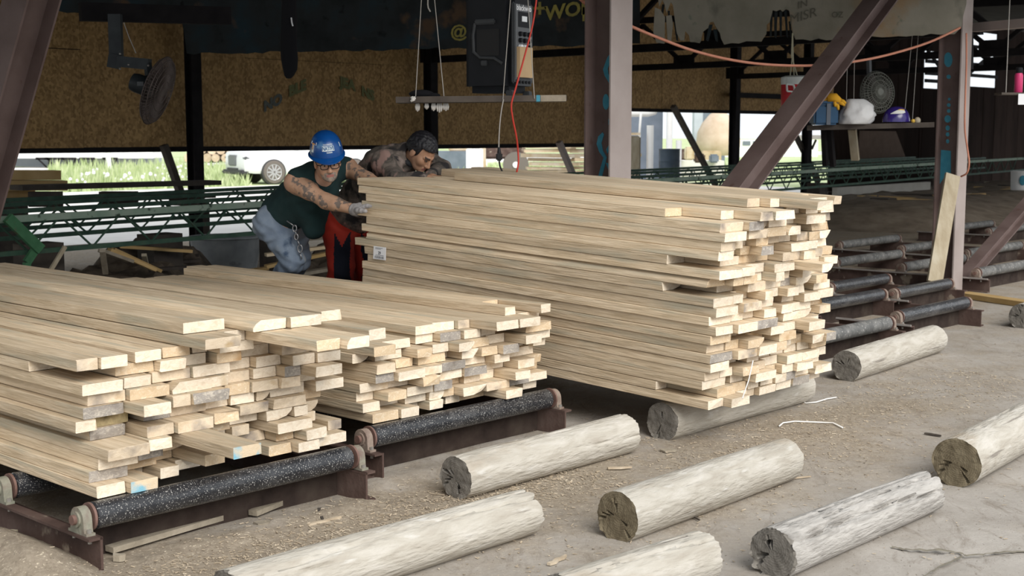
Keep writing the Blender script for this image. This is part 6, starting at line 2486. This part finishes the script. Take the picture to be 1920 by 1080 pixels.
def hand_sdf(wr, fwd, palm_n, side, sc=1.0, curl=.5, spread=.2):
    """open hand pressed forward: palm box plus five bent fingers"""
    f = fwd.normalized()
    n_ = (palm_n - f * palm_n.dot(f)).normalized()
    s_ = f.cross(n_) * side                            # towards the thumb
    prim = []
    kn = []
    for i, (off, ln) in enumerate(((.030, .078), (.010, .088), (-.011, .082), (-.031, .064))):
        base = wr + f * .088 * sc + s_ * off * sc
        d1 = (f * math.cos(curl * .6) + n_ * math.sin(curl * .6) + s_ * off * spread * 6).normalized()
        d2 = (f * math.cos(curl * 1.5) + n_ * math.sin(curl * 1.5) + s_ * off * spread * 6).normalized()
        d3 = (f * math.cos(curl * 2.4) + n_ * math.sin(curl * 2.4) + s_ * off * spread * 6).normalized()
        p1 = base + d1 * ln * .45 * sc
        p2 = p1 + d2 * ln * .32 * sc
        p3 = p2 + d3 * ln * .25 * sc
        prim += [(base, p1, .0112 * sc, .0105 * sc), (p1, p2, .0105 * sc, .0098 * sc), (p2, p3, .0098 * sc, .0085 * sc)]
        kn.append(base)
    tb = wr + f * .025 * sc + s_ * .030 * sc + n_ * .008
    t1 = tb + (f * .55 + s_ * .75 + n_ * .15).normalized() * .040 * sc
    t2 = t1 + (f * .85 + s_ * .45 + n_ * .2).normalized() * .032 * sc
    t3 = t2 + (f * .95 + s_ * .2 + n_ * .25).normalized() * .024 * sc
    thumb = [(tb, t1, .0155 * sc, .0130 * sc), (t1, t2, .0128 * sc, .0115 * sc), (t2, t3, .0112 * sc, .0095 * sc)]

    def fn(Q):
        d = cap(Q, wr, wr + f * .03 * sc, .030 * sc, .030 * sc)
        for off in (.026, .009, -.010, -.027):
            d = smin(d, cap(Q, wr + f * .015 * sc + s_ * off * .7 * sc, wr + f * .084 * sc + s_ * off * sc, .017 * sc, .0125 * sc), .012)
        g = None
        for a, b, r0, r1 in prim:
            c_ = cap(Q, a, b, r0, r1)
            g = c_ if g is None else np.minimum(g, c_)
        d = smin(d, g, .005)
        for a, b, r0, r1 in thumb:
            d = smin(d, cap(Q, a, b, r0, r1), .008)
        return d
    pts = [wr] + [q for p in prim for q in p[:2]] + [q for p in thumb for q in p[:2]]
    return fn, pts


gfn, gpts = hand_sdf(wrR - (elR - wrR).normalized() * -.005, Vector((.78, -.35, .22)), Vector((.55, -.25, -.75)), -1, 1.35, .40, .5)
lo, hi = bounds(gpts, .045)
gv, gf = surface(gfn, lo, hi, .0045)
lfn, lpts = hand_sdf(wrL, Vector((.75, -.55, .1)), Vector((.5, -.3, -.8)), 1, 1.0, .5)
lo, hi = bounds(lpts, .045)
lv, lf = surface(lfn, lo, hi, .005)
# tattooed forearms: faces of the arms below the shoulder cap
fc_ = bv[bf].mean(1).astype(np.float32)
arm = (man_arms(fc_) < .006) & (np.minimum(cap(fc_, shR, wrR, .09, .08), cap(fc_, shL, wrL, .09, .08)) < .02)
bmi = np.where(arm, 4, 0)
man_b = np_mesh('body', [(bv, bf, bmi), (hv, hf, hmi), (lv, lf, 0)], ['skin', 'lip', 'brow', 'beard', 'skin_tattoo'], man)
eyes(man, hd, Rf)
np_mesh('work_glove', [(gv, gf, 0)], ['glove_grey'], man)
mb = MB()
wd = (wrR - elR).normalized()
mb.lathe(wrR - wd * .035, [(.036, 0), (.041, .012), (.039, .05), (.036, .06)], 18, (wd.orthogonal().normalized(), wd.cross(wd.orthogonal().normalized()), wd))
mb.build('glove_cuff', 'glove_grey', man, True)


def wrinkle(Q, f, a):
    return a * np.sin(Q[..., 0] * f + 2.1 * np.sin(Q[..., 2] * f * .55)) * np.sin(Q[..., 2] * f * .8 + 1.7 * np.sin(Q[..., 1] * f * .6))


bel = P(588, 428, 8.96)                                 # loose shirt front hanging down


def shirt(Q):
    t_ = cap(Q, pel + UP * .03, che, .152, .158)
    t_ = smin(t_, cap(Q, shR + (shL - shR) * .04, shL - (shL - shR) * .04, .082, .082), .07)
    t_ = smin(t_, cap(Q, che, nek, .12, .082), .05)
    t_ = smin(t_, cap(Q, che - UP * .05, bel, .115, .075), .09)
    t_ = t_ + wrinkle(Q, 34, .0055)
    # arm holes and hem
    aR = cap(Q, shR + (elR - shR) * .16, elR, .060, .060)
    aL = cap(Q, shL + (elL - shL) * .16, elL, .058, .058)
    t_ = smax(t_, -aR, .012)
    t_ = smax(t_, -aL, .012)
    ax_ = V((che - pel).normalized())
    hem = -((Q - V(pel)) @ ax_) - .045
    t_ = smax(t_, hem, .012)
    # neckline
    t_ = smax(t_, -(cap(Q, nek - Vector((0, 0, .02)) + Rf[1] * .02, hd, .066, .085)), .012)
    return t_


lo, hi = bounds([pel, che, shR, shL, nek, bel], .23)
sv, sf_ = surface(shirt, lo, hi, .0085)
np_mesh('sleeveless_shirt', [(sv, sf_, 0)], ['shirt_green'], man)


def jeans(Q):
    d = cap(Q, hipR - E2 * .0, hipL, .118, .118)
    d = smin(d, cap(Q, pel, pel + (che - pel) * .18, .13, .135), .05)
    l = smin(cap(Q, hipR, knR, .098, .078), cap(Q, knR, anR, .078, .076), .03)
    l2 = smin(cap(Q, hipL, knL, .098, .078), cap(Q, knL, anL, .078, .076), .03)
    d = np.minimum(smin(d, l, .05), smin(d, l2, .05)) + wrinkle(Q, 46, .009)
    ax_ = V((che - pel).normalized())
    d = smax(d, ((Q - V(pel)) @ ax_) - .075, .01)
    return smax(d, V(anR)[2] - .05 - Q[..., 2], .01)


lo, hi = bounds([pel, hipR, hipL, knR, knL, anR, anL], .19)
jv, jf = surface(jeans, lo, hi, .0095)
np_mesh('jeans', [(jv, jf, 0)], ['denim'], man)
for an, kn_ in ((anR, knR), (anL, knL)):
    toe = an + E1 * .16 - UP * .05
    toe.z = FL + .045

    def boot(Q, an=an, toe=toe):
        d = smin(cap(Q, an, an - UP * .05, .055, .052), cap(Q, an - UP * .045 - E1 * .04, toe, .048, .042), .03)
        return smax(d, FL - Q[..., 2], .006)
    lo, hi = bounds([an, toe], .11)
    v_, f_ = surface(boot, lo, hi, .009)
    np_mesh('boot', [(v_, f_, 0)], ['boot'], man)

# keys and carabiners at the belt
mb = MB()
for (x, y, r) in ((553, 428, .022), (556, 444, .020), (563, 466, .026)):
    c = P(x, y, 8.93)
    mb.tube([c + Vector((r * .6 * math.cos(a), -.01, r * math.sin(a))) for a in [2 * math.pi * i / 12 for i in range(13)]], .004, 6, caps=False)
for (x0, y0, x1, y1) in ((538, 414, 553, 425), (553, 432, 556, 440), (557, 448, 562, 460), (562, 472, 566, 486)):
    mb.tube([P(x0, y0, 8.94), P(x1, y1, 8.93)], .0045, 6)
mb.build('key_chain', 'key_metal', man, True)

# hard hat
hat = hd + Rf[2] * .060 - Rf[1] * .012
hx = (Rf[0], Rf[1], Rf[2])
HA, HB, HH = .106, .128, .142
mb = MB()
v_, f_ = hard_hat_dome(hat, hx, HA, HB, HH, 56, 20)
mb.add(v_, f_)
n = 56
rim_i = [hat + hx[0] * (HA - .004) * math.cos(2 * math.pi * j / n) + hx[1] * (HB - .004) * math.sin(2 * math.pi * j / n) for j in range(n)]
rim_o = []
for j in range(n):
    a = 2 * math.pi * j / n
    fr = max(0, math.sin(a)) ** 2
    rim_o.append(hat + hx[0] * (HA + .013 + .006 * fr) * math.cos(a) + hx[1] * (HB + .012 + .035 * fr) * math.sin(a) - hx[2] * (.006 + .014 * fr))
k0 = len(mb.v)
mb.add(rim_i + rim_o + [p - hx[2] * .007 for p in rim_o] + [p - hx[2] * .006 for p in rim_i],
       [(q_ * n + j, q_ * n + (j + 1) % n, (q_ + 1) * n + (j + 1) % n, (q_ + 1) * n + j) for q_ in range(3) for j in range(n)])
hh_ = mb.build('hard_hat', 'hat_blue', man, True, 50)


def hat_map(x, y, ph0=math.pi / 2, el0=.42, lift=.0018):
    return dome_pt(hat, hx, HA, HB, HH, ph0 + x / .118, el0 + y / .140, lift)


def hat_patch(x0, y0, x1, y1, mt, name, lift=.0014, **kw):
    mb = MB()
    nx_, ny_ = 10, 4
    vv = [hat_map(x0 + (x1 - x0) * i / nx_, y0 + (y1 - y0) * j / ny_, lift=lift, **kw) for j in range(ny_ + 1) for i in range(nx_ + 1)]
    mb.add(vv, [(j * (nx_ + 1) + i, j * (nx_ + 1) + i + 1, (j + 1) * (nx_ + 1) + i + 1, (j + 1) * (nx_ + 1) + i) for j in range(ny_) for i in range(nx_)])
    mb.build(name, mt, hh_, True)


hat_patch(-.047, -.017, .047, .017, 'sticker_white', 'sticker')
text_mesh('NATIVE', .034, lambda x, y: hat_map(x * .80, y, lift=.0026), 'lettering', 'sticker_teal', hh_, .0012)
text_mesh('VACCINATED', .013, lambda x, y: hat_map(x, y + .026, lift=.002), 'lettering', 'sticker_white', hh_, .0003)
text_mesh('WARRIOR', .009, lambda x, y: hat_map(x + .006, y - .026, lift=.002), 'lettering', 'sticker_white', hh_, .0006)
text_mesh('T', .085, lambda x, y: hat_map(x * 1.2, y, ph0=math.pi * .5 - 1.12, el0=.40, lift=.002), 'emblem', 'sticker_white', hh_, .006)
text_mesh('T', .060, lambda x, y: hat_map(x * 1.2, y + .004, ph0=math.pi * .5 - 1.12, el0=.40, lift=.003), 'emblem', 'sticker_orange', hh_, .001)
text_mesh('1', .040, lambda x, y: hat_map(x, y, ph0=math.pi * .5 + .95, el0=.46, lift=.002), 'emblem', 'sticker_white', hh_, .002)

# glasses
mb = MB()
for sx in (-1, 1):
    c = hd + Rf[0] * sx * .033 + Rf[1] * .104 + Rf[2] * .002
    ol = []
    for i in range(20):
        a = 2 * math.pi * i / 20
        ol.append(c + Rf[0] * .026 * math.copysign(abs(math.cos(a)) ** .6, math.cos(a)) + Rf[2] * .018 * math.copysign(abs(math.sin(a)) ** .7, math.sin(a)))
    mb.tube(ol + [ol[0]], .0030, 6, caps=False)
    mb.tube([c + Rf[0] * .018 * -1 + Rf[2] * .017, c + Rf[2] * .019, c + Rf[0] * .018 + Rf[2] * .017], .0042, 6)
    mb.tube([c + Rf[0] * sx * .026 + Rf[2] * .010, c + Rf[0] * sx * .044 - Rf[1] * .02 + Rf[2] * .010, c + Rf[0] * sx * .047 - Rf[1] * .10 + Rf[2] * .006], .0030, 6)
mb.tube([hd + Rf[0] * -.008 + Rf[1] * .108 + Rf[2] * .006, hd + Rf[1] * .112 + Rf[2] * .009, hd + Rf[0] * .008 + Rf[1] * .108 + Rf[2] * .006], .0032, 6)
mb.build('glasses', 'glass_frame', man, True)

# ------------------------------------------------------------------ worker with dark hair
pel2 = P(655, 412, 9.42)
che2 = P(722, 318, 9.20)
nek2 = P(768, 296, 9.06)
hd2 = P(791, 285, 8.96)
sh2R, el2R, wr2R = P(722, 306, 9.0), P(748, 340, 8.86), P(796, 336, 8.82)
sh2L, el2L, wr2L = P(790, 292, 9.34), P(828, 318, 9.28), P(806, 333, 8.95)
hip2R, hip2L = pel2 - E2 * .10 - UP * .04, pel2 + E2 * .10 - UP * .04
kn2R, an2R = P(640, 500, 9.25), P(634, 575, 9.40)
kn2L, an2L = P(690, 500, 9.40), P(682, 572, 9.60)
an2R.z = an2L.z = FL + .09
R2 = frame((.56, -.42, -.74), (.45, -.35, .82))
man2 = thing('person', 'dark haired man in camouflage jacket bent over the tall stack', 'person', Vector((pel2.x, pel2.y, FL)), 'workers')
hfn2, hloc2 = head_sdf(hd2, R2, 1.0, nek2)
b0 = bounds([hd2], .20)
hv2, hf2 = surface(hfn2, b0[0], b0[1], .0036)
hm2 = head_mats(hloc2, hv2, hf2, False)


def man2_body(Q):
    d = np.minimum(smin(cap(Q, sh2R, el2R, .055, .045), cap(Q, el2R, wr2R, .045, .03), .02), smin(cap(Q, sh2L, el2L, .055, .045), cap(Q, el2L, wr2L, .045, .03), .02))
    t_ = smin(cap(Q, pel2, che2, .12, .125), cap(Q, sh2R, sh2L, .06, .06), .06)
    t_ = smin(t_, cap(Q, che2, nek2, .09, .06), .05)
    l = smin(cap(Q, hip2R, kn2R, .08, .06), cap(Q, kn2R, an2R, .058, .04), .02)
    l2 = smin(cap(Q, hip2L, kn2L, .08, .06), cap(Q, kn2L, an2L, .058, .04), .02)
    d = smin(d, t_, .03)
    return np.minimum(smin(d, l, .04), smin(d, l2, .04))


allp = [pel2, che2, nek2, sh2R, el2R, wr2R, sh2L, el2L, wr2L, kn2R, an2R, kn2L, an2L]
lo, hi = bounds(allp, .16)
bv2, bf2 = surface(man2_body, lo, hi, .012)
parts = [(bv2, bf2, 0), (hv2, hf2, hm2)]
for wr_, sd_, fw in ((wr2R, -1, Vector((.9, -.25, .0))), (wr2L, 1, Vector((.55, -.6, .0)))):
    fn_, pt_ = hand_sdf(wr_, fw, Vector((.2, -.1, -.95)), sd_, .95, .3)
    lo, hi = bounds(pt_, .045)
    v_, f_ = surface(fn_, lo, hi, .005)
    parts.append((v_, f_, 0))
np_mesh('body', parts, ['skin_dark', 'lip', 'brow', 'beard'], man2)
eyes(man2, hd2, R2, 1.0, .0030, 'brow')


def hair(Q):
    q = hloc2(Q)
    d = ell(q, (0, -.020, .040), (.087, .108, .096))
    d = smin(d, ell(q, (0, -.050, .000), (.080, .075, .075)), .03)
    d = d + .0035 * np.sin(q[..., 0] * 190) * np.sin(q[..., 1] * 150 + 2 * np.sin(q[..., 2] * 90))
    # keep the face and the ears clear
    face = np.maximum(np.maximum(.030 - q[..., 1], q[..., 2] - .062 - .10 * (q[..., 1] - .03)), -.2)
    d = smax(d, -face, .012)
    low = -(q[..., 2] + .035 + .9 * np.clip(q[..., 1] + .02, 0, 1))
    d = smax(d, low, .012)
    return d


lo, hi = bounds([hd2], .15)
v_, f_ = surface(hair, lo, hi, .0045)
np_mesh('hair', [(v_, f_, 0)], ['hair_black'], man2)


def jacket(Q):
    t_ = smin(cap(Q, pel2 + UP * .02, che2, .165, .165), cap(Q, sh2R, sh2L, .085, .085), .08)
    t_ = smin(t_, cap(Q, che2, nek2 + UP * .01, .13, .098), .06)
    a = smin(cap(Q, sh2R, el2R, .080, .066), cap(Q, el2R, wr2R - (wr2R - el2R).normalized() * .02, .066, .050), .03)
    b_ = smin(cap(Q, sh2L, el2L, .080, .068), cap(Q, el2L, wr2L - (wr2L - el2L).normalized() * .02, .068, .050), .03)
    t_ = np.minimum(smin(t_, a, .05), smin(t_, b_, .05)) + wrinkle(Q, 38, .007)
    t_ = smax(t_, -(cap(Q, nek2 + Rf[2] * .0, hd2, .060, .088)), .012)
    ax_ = V((che2 - pel2).normalized())
    return smax(t_, -((Q - V(pel2)) @ ax_) - .06, .012)


lo, hi = bounds([pel2, che2, nek2, sh2R, el2R, wr2R, sh2L, el2L, wr2L], .22)
v_, f_ = surface(jacket, lo, hi, .009)
np_mesh('camouflage_jacket', [(v_, f_, 0)], ['camo'], man2)
mb = MB()
nd = (hd2 - nek2).normalized()
mb.tube([nek2 + nd * .012 + (R2[0] * math.cos(a) * .084 + R2[1] * math.sin(a) * .088) - R2[1] * .012 for a in [2 * math.pi * i / 24 for i in range(25)]], .020, 8, caps=False)
mb.build('collar', 'collar_dark', man2, True)


def trousers(Q):
    d = smin(cap(Q, hip2R, hip2L, .128, .128), cap(Q, pel2, pel2 + (che2 - pel2) * .15, .13, .13), .05)
    l = smin(cap(Q, hip2R, kn2R, .112, .092), cap(Q, kn2R, an2R, .092, .095), .03)
    l2 = smin(cap(Q, hip2L, kn2L, .112, .092), cap(Q, kn2L, an2L, .092, .095), .03)
    d = np.minimum(smin(d, l, .04), smin(d, l2, .04)) + wrinkle(Q, 36, .005)
    ax_ = V((che2 - pel2).normalized())
    d = smax(d, ((Q - V(pel2)) @ ax_) - .03, .01)
    return smax(d, V(an2R)[2] - .06 - Q[..., 2], .01)


lo, hi = bounds([pel2, hip2R, hip2L, kn2R, kn2L, an2R, an2L], .19)
v_, f_ = surface(trousers, lo, hi, .010)
fc_ = v_[f_].mean(1).astype(np.float32)
z_ = fc_[:, 2]
right_leg = ((fc_ - V(pel2)) @ V(E2)) < 0
cx_ = np.where(right_leg, kn2R.x + .012, kn2L.x + .012)
dx_ = np.abs(fc_[:, 0] - cx_)
red = ~((dx_ < .056) & (z_ < V(pel2)[2] - .06 - 1.9 * (.06 - dx_)))
np_mesh('work_trousers', [(v_, f_, red.astype(int))], ['trouser_navy', 'trouser_red'], man2)
for an in (an2R, an2L):
    toe = an + E1 * .15
    toe.z = FL + .045

    def boot2(Q, an=an, toe=toe):
        d = smin(cap(Q, an, an - UP * .05, .055, .052), cap(Q, an - UP * .045 - E1 * .04, toe, .048, .042), .03)
        return smax(d, FL - Q[..., 2], .006)
    lo, hi = bounds([an, toe], .11)
    v_, f_ = surface(boot2, lo, hi, .010)
    np_mesh('boot', [(v_, f_, 0)], ['boot'], man2)
